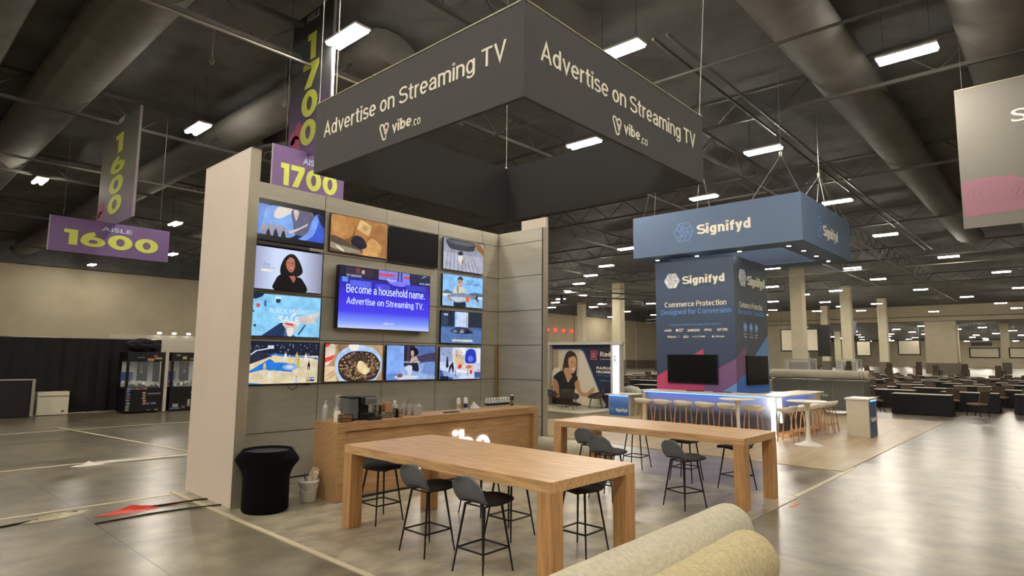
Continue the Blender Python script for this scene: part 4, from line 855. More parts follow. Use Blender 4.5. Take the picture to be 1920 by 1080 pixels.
letter('.co', 'lettering', 'Y', SY0, 4.71, 4.83, 3.925, 3.985, M_ltr, hs, .0, .003, st=0.11)
for x in (SX0+.02, SX1-.02):
    for y in (SY0+.02, SY1-.02):
        far_c = x > 5 and y < 3
        cable((x, y, SZ1), (x+(.35 if far_c else 0), y+(-.2 if far_c else 0), 10.6), .004, hs)
        MB().cyl((x, y, SZ1), (x, y, SZ1+.03), .016, n=8).build('clamp', M_steel, hs)
cable((3.127, 5.25, SZ1), (3.13, 5.25, 10.6), .006, hs)

# ------------------------------------------------------------ aisle signs
M_purp = mat('purple_board', (112, 84, 134), .55); M_lime = mat('lime_digits', (204, 212, 88), .5)
M_edgew = mat('pale_board_edge', (170, 162, 168), .5); M_lav = mat('pale_blue_lettering', (176, 190, 214), .5)
G17 = grad('purple_to_charcoal_print', [(0, (118, 84, 140)), (.25, (92, 78, 112)), (.45, (70, 70, 74)), (1, (70, 72, 70))], 2, 0, 4.0)
G16 = grad('purple_to_grey_print', [(0, (124, 100, 136)), (.25, (120, 112, 120)), (.5, (128, 124, 116)), (1, (74, 72, 68))], 2, 0, 3.6)
M_pink = mat('pink_figure_print', (176, 74, 116), .55)
def aisle(num, X0, X1, Y, z0, z1, cx, ya, yb, zb, zt, gm, dz, l1, l2, wf=1.0):
    r = E_('aisle_sign', ((X0+X1)/2, Y, z0), l1, 'sign')
    MB().box(X0, X1, Y-.012, Y+.012, z0, z1).build('board', M_purp, r)
    MB().box(X0-.02, X0, Y-.015, Y+.015, z0, z1).build('edge', M_edgew, r)
    h = z1-z0; wd = X1-X0
    letter('AISLE', 'lettering', 'Y', Y-.012, X0+wd*.40, X0+wd*.66, z0+h*.735, z0+h*.86, M_lav, r, .02, .004)
    letter(num, 'digits', 'Y', Y-.012, X0+wd*.11, X0+wd*.90, z0+h*.22, z0+h*.66, M_lime, r, .045, .004, num=True)
    B = MB()
    for x in (X0+.3, X1-.3): MB().cyl((x, Y, z1), (x, Y, 10.6), .006, n=4).build('suspension_cable', M_truss, r)
    v = E_('aisle_banner', (cx, (ya+yb)/2, zb), l2, 'banner')
    MB().box(cx-.012, cx+.012, yb, ya, zb, zt).build('banner_cloth', gm, v)
    MB().box(cx-.03, cx+.03, yb-.05, yb, zb, zt).build('edge_pole', M_edgew, v)
    for k, dg in enumerate(num):
        c0, c1 = dz[k]; wy = (ya-yb); a = (ya+yb)/2+wy*(.19 if dg != '1' else .10)
        letter(dg, 'digits', 'X', cx-.012, a, a-wy*(.38 if dg != '1' else .2), c0, c1, M_lime, v, .04, .004, num=True)
    letter('AISLE', 'lettering', 'X', cx-.012, (ya+yb)/2+.3, (ya+yb)/2-.3, dz[0][1]+.35, dz[0][1]+.52, M_lav, v, .01, .004)
    B = MB(); f = surf('X', cx-.012)
    for (a, z, s) in ((ya-.35, zb+.35, .26), (ya-.5, zb+.75, .18), (ya-.22, zb+.62, .14)):
        B.add([f(a+q[0], z+q[1], .003) for q in ell(0, 0, s, s*1.2, 14)], [tuple(range(14))])
    B.build('printed_figure', M_pink, v, fix=False)
aisle('1700', 6.21, 8.05, 13.0, 5.58, 6.74, 7.05, 13.95, 12.05, 6.62, 10.3, G17, [(9.05, 9.72), (8.35, 8.98), (7.62, 8.28), (6.92, 7.55)],
      'purple aisle 1700 sign board peeking above the metal wall', 'tall dark aisle 1700 banner left of the black sign')
aisle('1600', 3.7, 6.8, 21.0, 4.85, 5.85, 5.32, 23.2, 19.5, 5.86, 9.15, G16, [(8.15, 8.75), (7.5, 8.05), (6.85, 7.42), (6.22, 6.8)],
      'purple aisle 1600 sign board hanging at far left', 'tall grey aisle 1600 banner above its purple board')
# big pale banner at upper right
o = E_('hanging_banner', (18, 1.0, 5.2), 'large pale hanging banner with pink rings at the right edge', 'banner')
MB().box(17.985, 18.0, -1.2, 1.66, 5.15, 8.6).build('banner_cloth', mat('translucent_grey_banner', (110, 107, 100), .6), o)
M_pk2 = mat('faded_pink_print', (142, 98, 112), .6); M_pk3 = mat('faded_line_print', (116, 92, 100), .6)
f = surf('X', 17.985); B = MB()
B.add([f(u, z, .003) for u, z in [(1.62, 5.42), (1.65, 6.28), (1.3, 6.34), (.7, 6.30), (.3, 6.1), (-1.2, 6.2), (-1.2, 5.55)]], [tuple(range(7))])
for cxx, czz, rr_ in ((1.0, 5.95, .46), (.15, 5.85, .4), (-.7, 5.9, .45)):
    for k in range(4):
        ri = rr_*(1-.22*k); n = 28
        B.add([f(cxx+ri*math.cos(2*math.pi*i/n)*1.2, czz+ri*.62*math.sin(2*math.pi*i/n), .005) for i in range(n)] + [f(cxx+(ri-.012)*math.cos(2*math.pi*i/n)*1.2, czz+(ri-.012)*.62*math.sin(2*math.pi*i/n), .005) for i in range(n)], [(i, (i+1) % n, n+(i+1) % n, n+i) for i in range(n)], 1)
B.build('printed_rings', [M_pk2, M_pk3], o, fix=False)
letter('S', 'lettering', 'X', 17.985, .62, .32, 7.55, 7.85, M_ltr, o, .0, .003)
MB().cyl((17.99, -1.2, 8.61), (17.99, 1.66, 8.61), .02, n=8).build('top_rail', M_edge, o)
cable((17.99, 1.5, 8.61), (17.99, 1.5, 10.6), .006, o); cable((17.99, -1, 8.61), (17.99, -1, 10.6), .006, o)

# ------------------------------------------------------------ blue booth: hanging ring sign
QX0, QX1, QY0, QY1, QZ0, QZ1 = 17.7, 22.75, 5.23, 10.6, 5.29, 6.66
q = E_('hanging_sign', ((QX0+QX1)/2, (QY0+QY1)/2, QZ0), 'big square blue fabric sign hanging over the tower', 'hanging sign')
bw = .85
MB().box(QX0, QX0+.04, QY0, QY1, QZ0, QZ1).build('fabric_face', M_navys, q)
MB().box(QX0+.04, QX1, QY0, QY0+.04, QZ0, QZ1).build('fabric_face', M_navys, q)
MB().box(QX1-.04, QX1, QY0+.04, QY1, QZ0, QZ1).build('fabric_face', M_navys, q)
MB().box(QX0+.04, QX1-.04, QY1-.04, QY1, QZ0, QZ1).build('fabric_face', M_navys, q)
MB().box(QX0+.04, QX0+bw, QY0+.04, QY1-.04, QZ0, QZ0+.03).box(QX1-bw, QX1-.04, QY0+.04, QY1-.04, QZ0, QZ0+.03).box(QX0+bw, QX1-bw, QY0+.04, QY0+bw, QZ0, QZ0+.03).box(QX0+bw, QX1-bw, QY1-bw, QY1-.04, QZ0, QZ0+.03).build('underside', mat('blue_sign_underside', (92, 110, 136), .7), q)
MB().box(QX0+bw, QX0+bw+.03, QY0+bw, QY1-bw, QZ0+.03, QZ1-.05).box(QX0+bw, QX1-bw, QY0+bw, QY0+bw+.03, QZ0+.03, QZ1-.05).box(QX1-bw, QX1-bw+.03, QY0+bw, QY1-bw, QZ0+.03, QZ1-.05).box(QX0+bw, QX1-bw, QY1-bw, QY1-bw+.03, QZ0+.03, QZ1-.05).build('inner_face', M_navy, q)
def hexlogo(plane, c, ua, ub, za, zb, line, fill, parent, w=.06):
    f = surf(plane, c); cu, cz = (ua+ub)/2, (za+zb)/2; hu, hz = (ub-ua)/2, (zb-za)/2
    P = lambda x, y, d=.004: f(cu+hu*x, cz+hz*y, d)
    hexp = [(math.cos(R(60*k)), math.sin(R(60*k))*1.12) for k in range(6)]
    seg = []
    for k in range(6): seg.append((hexp[k], hexp[(k+1) % 6]))
    inn = [(.42*math.cos(R(60*k+0)), .47*math.sin(R(60*k+0))) for k in range(6)]
    for k in range(6): seg.append((inn[k], inn[(k+1) % 6]))
    for k in (0, 2, 4): seg.append(((0, 0), inn[k]))
    for k in range(3):
        a = 2*k; seg.append((hexp[a], inn[(a+1) % 6])) if False else seg.append((((hexp[a][0]+hexp[(a+1) % 6][0])/2, (hexp[a][1]+hexp[(a+1) % 6][1])/2), inn[(a+1) % 6]))
        seg.append((((hexp[a+1][0]+hexp[(a+2) % 6][0])/2, (hexp[a+1][1]+hexp[(a+2) % 6][1])/2), inn[(a+2) % 6])); seg.append((hexp[a], inn[a]))
    B = MB()
    if fill: B.add([P(x, y, .02) for x, y in hexp], [tuple(range(6))], 1); B.add([P(x, y, d) for d in (0, .02) for x, y in hexp], [(k, (k+1) % 6, 6+(k+1) % 6, 6+k) for k in range(6)], 1)
    dd = .024 if fill else .004
    for a, b in seg:
        a = Vector(a); b = Vector(b); t_ = (b-a); L_ = t_.length
        if L_ < 1e-4: continue
        t_.normalize(); n_ = Vector((-t_.y, t_.x))*w/2; a = a-t_*w*.4; b = b+t_*w*.4
        B.add([P(*(a+n_), dd), P(*(a-n_), dd), P(*(b-n_), dd), P(*(b+n_), dd)], [(0, 1, 2, 3)], 0)
    return B.build('hexagon_logo', [line, fill or line], parent, fix=False)
M_lb = mat('light_blue_print', (120, 158, 222), .5); M_lb2 = mat('text_blue_print', (100, 150, 224), .5)
hexlogo('X', QX0, 9.10, 8.44, 5.66, 6.26, M_lb, None, q, .07)
letter('Signifyd', 'lettering', 'X', QX0, 8.33, 6.655, 5.74, 6.16, M_ltr, q, .035, .004, st=0.19)
hexlogo('Y', QY0, 19.0, 19.62, 5.62, 6.22, M_lb, None, q, .07)
letter('Signifyd', 'lettering', 'Y', QY0, 19.68, 21.25, 5.62, 6.08, M_ltr, q, .035, .004, st=0.19)
for x, y, tx, ty in ((17.72, 10.2, 17.0, 9.6), (17.72, 9.8, 17.5, 9.9), (17.72, 8.3, 17.9, 8.6), (17.72, 7.9, 17.9, 8.6)): cable((x, y, QZ1), (x+(tx-x)*.6, y+(ty-y)*.6-.2, 7.6), .009, q)
pk = (18.4, 5.95, 8.05)
for x, y in ((17.72, 6.6), (17.72, 5.26)): cable((x, y, QZ1), pk, .009, q)
cable(pk, (18.4, 5.95, 10.6), .009, q); MB().cyl((pk[0], pk[1], pk[2]-.05), (pk[0], pk[1], pk[2]+.1), .05, n=8).build('shackle', M_steel, q)
pk = (20.9, 5.6, 7.9)
for x, y in ((19.3, 5.26), (20.2, 5.26), (21.5, 5.26), (22.5, 5.26), (20.3, 6.3)): cable((x, y, QZ1), pk, .009, q)
cable(pk, (20.9, 5.6, 10.6), .012, q); MB().cyl((pk[0], pk[1], pk[2]-.05), (pk[0], pk[1], pk[2]+.1), .05, n=8).build('shackle', M_steel, q)
M_spot = mat('spot_lamp_lens', (255, 255, 255), .4, emit=(255, 250, 240), es=60)
B = MB()
for i, (x, y) in enumerate([(18.14, 9.95), (18.14, 8.55), (18.14, 7.18), (18.14, 5.75), (19.25, 5.68), (20.5, 5.68), (21.8, 5.68)]):
    s_ = MB().cyl((x, y, QZ0-.06), (x, y, QZ0), .07, .06, n=12).build('spotlight', M_hous, q)
    MB().cyl((x, y, QZ0-.068), (x, y, QZ0-.061), .055, n=12).build('lens', M_spot, s_)

# ------------------------------------------------------------ blue tower
TX0, TX1, TY0, TY1, TZ = 18.05, 20.72, 7.35, 9.99, 5.12
tw = E_('display_tower', (TX0, TY0, 0), 'tall dark blue square tower with white name and screens', 'display tower')
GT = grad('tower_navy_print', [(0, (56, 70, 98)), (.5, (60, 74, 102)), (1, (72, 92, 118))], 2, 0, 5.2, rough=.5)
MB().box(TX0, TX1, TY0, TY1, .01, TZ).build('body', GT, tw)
def tower_pic(plane, c, ua, ub, layers, name): picture(name, plane, c, ua, ub, 0, TZ, layers, tw, conv=ink, step=.002)
zf = lambda z: z/TZ
PK, PU, BL_ = (204, 72, 112), (124, 88, 132), (110, 152, 204)
yu = lambda y: (TY1-y)/(TY1-TY0)
tower_pic('X', TX0, TY1, TY0, [(PK, [(0, zf(.9)), (0, zf(1.41)), (yu(9.58), zf(1.63)), (yu(8.372), zf(2.285)), (yu(8.372), zf(1.42)), (yu(8.0), zf(1.05)), (yu(8.0), zf(.9))]),
    (PU, [(yu(8.372), zf(.9)), (yu(8.372), zf(1.42)), (yu(7.877), zf(1.715)), (1, zf(1.99)), (1, zf(.9))]), (BL_, [(yu(8.0), zf(.93)), (yu(7.75), zf(1.03)), (1, zf(1.28)), (1, zf(.8)), (0, zf(.8)), (0, zf(.98))])], 'graphic_print')
xu = lambda x: (x-TX0)/(TX1-TX0)
tower_pic('Y', TY0, TX0, TX1, [((78, 88, 98), rect(0, 0, 1, 1)), ((132, 96, 132), [(0, zf(.9)), (0, zf(1.99)), (xu(18.84), zf(2.42)), (xu(18.84), zf(.9))]), ((112, 160, 214), [(xu(19.4), zf(2.02)), (1, zf(2.78)), (1, zf(.9)), (xu(19.4), zf(.9))]),
    ((82, 128, 200), [(0, zf(1.28)), (xu(18.44), zf(1.5)), (1, zf(1.5)), (1, zf(.5)), (0, zf(.5))])], 'graphic_print')
hexlogo('X', TX0, 9.66, 9.10, 4.23, 4.73, M_lb, M_ltr, tw, .07)
letter('Signifyd', 'lettering', 'X', TX0, 9.02, 7.63, 4.27, 4.62, M_ltr, tw, .035, .03, st=0.19)
letter('Commerce Protection', 'lettering', 'X', TX0, 9.67, 7.60, 3.625, 3.80, M_ltr, tw, .008, .004, st=0.135)
letter('Designed for Conversion', 'lettering', 'X', TX0, 9.80, 7.46, 3.345, 3.555, M_lb2, tw, .008, .004, st=0.13)
letter('LEADING ECOMMERCE RETAILERS TRUST SIGNIFYD', 'lettering', 'X', TX0, 9.50, 7.775, 3.02, 3.075, M_lb2, tw, .0, .004)
for s_, a, b_, z0_, z1_, w_ in (('wish', 9.70, 9.44, 2.84, 2.93, .02), ('SAMSUNG', 8.888, 8.48, 2.83, 2.91, .04), ('ebay', 8.33, 8.08, 2.82, 2.93, .02), ('HOT TOPIC', 7.91, 7.58, 2.83, 2.91, .03),
        ('Walmart', 9.60, 9.28, 2.64, 2.71, .02), ('alo', 9.036, 8.856, 2.63, 2.73, .01), ('LACOSTE', 8.73, 8.42, 2.645, 2.695, .0), ('Albertsons', 7.98, 7.69, 2.64, 2.70, .01)):
    letter(s_, 'lettering', 'X', TX0, a, b_, z0_, z1_, M_ltr, tw, w_, .003)
f = surf('X', TX0); B = MB()
B.add([f(u, z, .003) for u, z in [(9.29, 2.92), (9.2, 2.92), (9.2, 2.86), (9.245, 2.82), (9.29, 2.86)]], [(0, 1, 2, 3, 4)])
for u0_, z0_ in ((9.18, 2.89), (9.12, 2.89), (9.06, 2.89), (9.18, 2.83), (9.12, 2.83)): B.add([f(u0_, z0_, .003), f(u0_-.045, z0_, .003), f(u0_-.045, z0_+.035, .003), f(u0_, z0_+.035, .003)], [(0, 1, 2, 3)])
for k in range(6): a = R(60*k); B.add([f(9.20+.03*math.cos(a), 2.675+.03*math.sin(a), .003), f(9.20+.045*math.cos(a+.2), 2.675+.045*math.sin(a+.2), .003), f(9.20+.045*math.cos(a-.2), 2.675+.045*math.sin(a-.2), .003)], [(0, 1, 2)])
B.add([f(8.36+.07*math.cos(t_*.7), 2.67+.02*math.sin(t_*.7), .003) for t_ in range(9)], [tuple(range(9))])
B.add([f(8.10, 2.64, .003), f(8.0, 2.64, .003), f(8.05, 2.71, .003)], [(0, 1, 2)])
B.build('retailer_marks', M_ltr, tw, fix=False)
hexlogo('Y', TY0, 18.42, 18.98, 4.22, 4.76, M_lb, M_ltr, tw, .07)
letter('Signifyd', 'lettering', 'Y', TY0, 19.06, 20.5, 4.22, 4.62, M_ltr, tw, .035, .03, st=0.19)
letter('Commerce Protection', 'lettering', 'Y', TY0, 18.40, 20.30, 3.56, 3.75, M_ltr, tw, .008, .004, st=0.135)
letter('Designed for Conversion', 'lettering', 'Y', TY0, 18.30, 20.45, 3.32, 3.52, M_lb2, tw, .008, .004, st=0.13)
B = MB(); f = surf('Y', TY0)
for x in (18.82, 19.28, 19.72):
    B.add([f(x+.15*math.cos(2*math.pi*k/20), 2.96+.15*math.sin(2*math.pi*k/20), .003) for k in range(20)], [tuple(range(20))])
    B.add([f(x-.02, 2.88, .006), f(x+.05, 2.96, .006), f(x, 3.06, .006), f(x-.04, 2.98, .006)], [(0, 1, 2, 3)], 1)
B.build('round_icon', [mat('icon_blue', (112, 160, 236), .5), M_ltr], tw, fix=False)
for s_, x, z in (('Repeat', 18.82, 2.72), ('Visitor', 18.82, 2.64), ('Top', 19.28, 2.72), ('Contacts', 19.28, 2.64), ('Customer', 19.72, 2.72), ('Service', 19.72, 2.64)):
    letter(s_, 'lettering', 'Y', TY0, x-.12, x+.12, z, z+.055, M_ltr, tw, .0, .003)
def wall_tv_x(c, ya, yb, z0, z1, label):
    r = E_('television', (c, (ya+yb)/2, z0), label, 'television')
    MB().box(c-.06, c-.006, yb, ya, z0, z1, c=.006).build('housing', M_blk, r)
    MB().box(c-.064, c-.06, yb+.02, ya-.02, z0+.03, z1-.02).build('screen', M_offscr, r)
wall_tv_x(TX0, 9.58, 7.915, 1.21, 2.11, 'switched off black television on the front of the blue tower')
r = E_('television', (19.6, TY0, 1.2), 'switched off black television on the right side of the blue tower', 'television')
MB().box(18.74, 20.5, TY0-.06, TY0-.006, 1.18, 2.09, c=.006).build('housing', M_blk, r); MB().box(18.76, 20.48, TY0-.064, TY0-.06, 1.21, 2.07).build('screen', M_offscr, r)
MB().box(TX0-.35, TX1+.3, TY0-.35, TY1+.3, .75, .93, c=.02).build('ledge', mat('blue_ledge', (86, 130, 196), .35), tw)

# ------------------------------------------------------------ L shaped bar
bar = E_('bar_counter', (16.1, 5.6, 0), 'long L shaped white topped bar with blue underlighting around the tower', 'bar counter')
M_bart = mat('white_marble_top', (222, 214, 196), .3, noise=3, amt=.05)
MB().box(15.85, 16.65, 5.35, 9.35, 1.03, 1.07, c=.005).box(16.65, 19.45, 5.35, 6.1, 1.03, 1.07, c=.005).build('bar_top', M_bart, bar)
G = grad('bar_front_painted_glow', [(0, (66, 64, 62)), (.45, (74, 76, 84)), (.7, (150, 158, 176)), (1, (196, 206, 224))], 2, 0, 1.03)  # LED glow painted into the bar front colour, bright top fading to dark
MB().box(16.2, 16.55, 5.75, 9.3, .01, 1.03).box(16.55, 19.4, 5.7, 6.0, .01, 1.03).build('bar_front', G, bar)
M_led = mat('blue_led_strip', (120, 170, 255), .4, emit=(70, 130, 255), es=7); M_ledw = mat('white_led_tube', (255, 255, 255), .4, emit=(255, 250, 236), es=11)
MB().box(16.02, 16.06, 5.8, 9.3, 1.005, 1.03).box(16.5, 19.4, 5.55, 5.59, 1.005, 1.03).build('blue_led_strip', M_led, bar)
MB().box(16.05, 16.13, 5.60, 5.68, .01, 1.03).build('led_post', M_ledw, bar)
MB().box(16.62, 16.66, 5.62, 5.66, .35, 1.03).build('led_post', M_ledw, bar)
MB().box(19.0, 19.42, 5.45, 6.05, .01, 1.03).build('end_panel', mat('beige_bar_end', (214, 196, 150), .6), bar)
MB().box(16.1, 16.6, 9.3, 9.4, .01, 1.03).build('end_panel', MC['beige_bar_end'], bar)
MB().box(15.9, 16.2, 5.75, 9.3, .01, .09).box(16.5, 19.4, 5.42, 5.7, .01, .09).build('foot_ledge', mat('oak_ledge', (190, 140, 92), .5), bar)
for (y, l) in ((7.9, 'left'), (7.1, 'right')):
    T(MB().box(16.3, 16.55, y-.22, y+.22, 1.07, 1.085, c=.004).build('black_tray', M_blk), 'thin black tray lying on the bar top, the %s one' % l, 'tray')
# cream shell stools with bentwood legs
def cream_stool():
    r = E_('wood_leg_stool', (0, 0, 0), '', 'stool')
    vs = []; N, W = 9, 14
    n = 36; rings = [(.02, .695, 0), (.14, .698, .0), (.215, .722, .012), (.25, .758, .035), (.258, .785, .06), (.25, .795, .065), (.232, .772, .05), (.17, .735, .015), (.1, .722, 0), (.02, .720, 0)]
    for r_, h_, up in rings:
        for k in range(n):
            a_ = 2*math.pi*k/n; bk = (1-math.cos(a_))/2; vs.append((r_*math.cos(a_)*.95, r_*math.sin(a_)*1.02, h_+up*bk**1.5))
    fs = [(i_*n+k, i_*n+(k+1) % n, (i_+1)*n+(k+1) % n, (i_+1)*n+k) for i_ in range(len(rings)-1) for k in range(n)] + [tuple(range(n))[::-1], tuple(range((len(rings)-1)*n, len(rings)*n))]
    MB().add(vs, fs, 0, True).build('seat', M_tab, r)
    for sy in (1, -1):
        pts = [(.19, sy*.19, .01), (.15, sy*.165, .45), (.12, sy*.15, .66), (.09, sy*.145, .69), (0, sy*.14, .70), (-.09, sy*.145, .69), (-.12, sy*.15, .66), (-.15, sy*.165, .45), (-.19, sy*.19, .01)]
        MB().tube(pts, .014, 8).build('leg_loop', M_bent, r)
    q = .172; p = [(q, q-.002), (-q, q-.002), (-q, -q+.002), (q, -q+.002)]; B = MB()
    for a, b in zip(p, p[1:]+p[:1]): B.cyl((*a, .22), (*b, .22), .009, n=6)
    B.build('footrest', M_bent, r)
    return r
cs = cream_stool()
CS = [(15.55, 9.05, 0, 'leftmost cream stool along the front of the bar, beside the herringbone pedestal'), (15.55, 8.45, 0, 'second cream stool from the left along the bar front'), (15.55, 7.84, 0, 'third cream stool from the left along the bar front'),
      (15.55, 7.22, 0, 'fourth cream stool from the left along the bar front'), (15.55, 6.6, 0, 'fifth cream stool, left of the white pedestal table'), (15.55, 5.95, 0, 'cream stool just left of the glowing bar corner'),
      (15.62, 5.15, 90, 'cream stool just right of the glowing bar corner'), (16.4, 5.1, 90, 'second cream stool along the right side of the bar'), (17.05, 5.08, 90, 'third cream stool along the right side of the bar'),
      (17.6, 5.06, 90, 'fourth cream stool along the right side of the bar'), (18.15, 5.05, 90, 'fifth cream stool along the right side of the bar'), (18.7, 5.05, 90, 'farthest cream stool along the right side of the bar')]
for i, (x, y, a, l) in enumerate(CS):
    if i == 0: cs.location = (x, y, 0.008); cs.rotation_euler = (0, 0, R(a)); cs['label'] = l
    else: dup(cs, (x, y, .008), R(a), l)
def tulip(x, y, l):
    r = E_('pedestal_table', (x, y, 0), l, 'table')
    MB().lathe([(.42, 1.0), (.45, 1.012), (.45, 1.02), (.43, 1.03), (.001, 1.03)], x, y, 0, n=40).build('tabletop', M_wht, r)
    MB().lathe([(.30, .01), (.3, .02), (.2, .045), (.08, .11), (.045, .25), (.035, .5), (.042, .8), (.07, .95), (.11, 1.0)], x, y, 0, n=32).build('stem', M_wht, r)
tulip(14.87, 6.05, 'white trumpet stem table standing before the bar front'); tulip(15.4, 4.62, 'white trumpet stem table right of the glowing bar corner')
M_herr = mat('herringbone_marble', (206, 196, 172), .4)
def herring(m):
    nt = m.node_tree; b = nt.nodes['Principled BSDF']; N = nt.nodes.new; L_ = nt.links.new
    tc = N('ShaderNodeTexCoord'); sp = N('ShaderNodeSeparateXYZ'); L_(tc.outputs['Object'], sp.inputs[0])
    ad = N('ShaderNodeMath'); ad.operation = 'ADD'; L_(sp.outputs[0], ad.inputs[0]); L_(sp.outputs[1], ad.inputs[1])
    pp = N('ShaderNodeMath'); pp.operation = 'PINGPONG'; pp.inputs[1].default_value = .07; L_(ad.outputs[0], pp.inputs[0])
    a2 = N('ShaderNodeMath'); a2.operation = 'ADD'; L_(pp.outputs[0], a2.inputs[0]); L_(sp.outputs[2], a2.inputs[1])
    md = N('ShaderNodeMath'); md.operation = 'PINGPONG'; md.inputs[1].default_value = .025; L_(a2.outputs[0], md.inputs[0])
    cr = N('ShaderNodeValToRGB'); cr.color_ramp.elements[0].position = 0; cr.color_ramp.elements[1].position = .05
    cr.color_ramp.elements[0].color = lin((190, 180, 158)); cr.color_ramp.elements[1].color = lin((212, 202, 180))
    L_(md.outputs[0], cr.inputs[0]); L_(cr.outputs[0], b.inputs['Base Color'])
herring(M_herr)
GB = grad('desk_front_painted_glow', [(0, (44, 84, 156)), (.6, (76, 124, 200)), (1, (150, 190, 240))], 2, 0, .75)  # desk front blue with the LED strip's light painted in, paler upwards
p = E_('reception_pedestal', (17.95, 4.2, 0), 'herringbone marble pedestal standing alone at the right of the bar stools', 'pedestal')
MB().box(17.95, 18.82, 3.90, 4.42, .01, .96).build('body', M_herr, p); MB().box(17.92, 18.85, 3.87, 4.45, .96, 1.0, c=.004).build('top', M_bart, p)
MB().box(18.05, 18.72, 3.888, 3.9, .02, .95).build('blue_front', mat('blue_panel', (74, 98, 132), .5), p)
MB().box(18.1, 18.68, 3.87, 3.888, .92, .945).build('blue_led_strip', M_led, p)
letter('Signifyd', 'lettering', 'Y', 3.888, 18.1, 18.68, .38, .52, M_ltr, p, .03, .004, st=0.19)
p = E_('reception_desk', (18.2, 11.6, 0), 'low blue fronted reception desk with a herringbone side', 'desk')
MB().box(18.25, 19.2, 11.15, 12.0, .01, .70).build('body', M_herr, p); MB().box(18.1, 19.25, 11.12, 12.08, .70, .735, c=.004).build('top', M_bart, p)
MB().box(18.235, 18.25, 11.19, 11.97, .02, .69).build('blue_front', GB, p); MB().box(18.21, 18.235, 11.2, 11.96, .675, .695).build('blue_led_strip', M_led, p)
letter('Signifyd', 'lettering', 'X', 18.235, 11.70, 11.24, .12, .27, M_ltr, p, .03, .004, st=0.19)
hexlogo('X', 18.235, 11.93, 11.76, .13, .3, M_lb, None, p, .09)

# ------------------------------------------------------------ flight cases, long roll on top
fc = E_('road_case', (25.2, 7.0, 0), 'long dark grey road case behind the bar', 'case')
M_case = mat('dark_grey_case', (108, 110, 104), .55); M_casee = mat('case_edging', (130, 132, 124), .4, .3)
MB().box(25, 26, 5.55, 8.75, .12, 1.22, c=.02).build('body', M_case, fc)
B = MB()
for y in (5.55, 6.55, 7.75, 8.72): B.box(24.97, 25.0, y, y+.05, .12, 1.22)
B.box(24.97, 25.0, 5.55, 8.75, 1.18, 1.24).box(24.97, 25, 5.55, 8.75, .12, .17)
for a, b in (((7.7, 1.0), (7.4, 1.2)), ((6.6, 1.0), (6.9, 1.2)), ((6.6, .35), (6.9, .15)), ((7.7, .35), (7.4, .15))):
    B.prism([(24.97, a[0], a[1]), (24.97, a[0]+.05, a[1]), (24.97, b[0]+.05, b[1]), (24.97, b[0], b[1])], (.03, 0, 0))
B.build('edging', M_casee, fc)
B = MB()
for y in (5.7, 8.5):
    for x in (25.1, 25.85): B.cyl((x, y-.02, .06), (x, y+.02, .06), .06, n=12)
B.build('caster', M_blk, fc)
letter('GARMAN', 'lettering', 'X', 24.97, 7.3, 6.75, .62, .72, M_ltr, fc, .0, .003)
o = E_('fabric_roll', (25.5, 7.2, 1.44), 'thick pale roll lying on top of the dark road case', 'roll')
MB().cyl((25.45, 5.45, 1.42), (25.45, 8.95, 1.42), .175, n=28).build('roll_body', mat('pale_roll', (216, 206, 184), .7, noise=2, amt=.05), o)
MB().cyl((25.45, 5.6, 1.42), (25.45, 5.615, 1.42), .178, n=28).cyl((25.45, 5.72, 1.42), (25.45, 5.735, 1.42), .178, n=28).build('strap', mat('dark_strap', (110, 100, 86), .6), o)
MB().cyl((25.45, 5.44, 1.42), (25.45, 5.452, 1.42), .05, n=16).build('core_tube', M_kraft, o)
o = E_('covered_trolley', (26.5, 9.3, 0), 'pale cloth covered stack left of the road case', 'cover')
MB().box(26.0, 27.0, 8.98, 9.35, .02, 1.15, c=.05).build('cloth', mat('pale_cloth', (206, 196, 172), .8), o)

# ------------------------------------------------------------ radial style booth
rb = E_('photo_booth_wall', (20.5, 14.8, 0), 'small booth wall with a printed woman mural and slim white header beam', 'booth wall')
MB().box(20.52, 20.64, 12.95, 16.45, .02, 2.5).build('back_board', mat('booth_navy', (34, 42, 66), .6), rb)
MB().box(20.3, 20.5, 12.72, 16.75, 2.49, 2.60, c=.01).box(20.64, 22.4, 16.6, 16.75, 2.49, 2.6).build('header_beam', M_hous, rb)
MB().box(20.3, 20.52, 16.3, 16.75, .02, 2.49).build('side_panel', mat('booth_grey', (176, 170, 158), .6), rb)
MB().box(20.3, 20.55, 12.80, 13.24, .02, 2.49).build('pillar', M_hous, rb)
MB().box(20.285, 20.3, 12.86, 13.13, .04, 2.45).build('light_panel', mat('white_lightbox', (255, 255, 255), .4, emit=(232, 240, 255), es=1.6), rb)
u = lambda px: (px-75)/(635-75); v = lambda py: 1-(py-425)/(965-425)
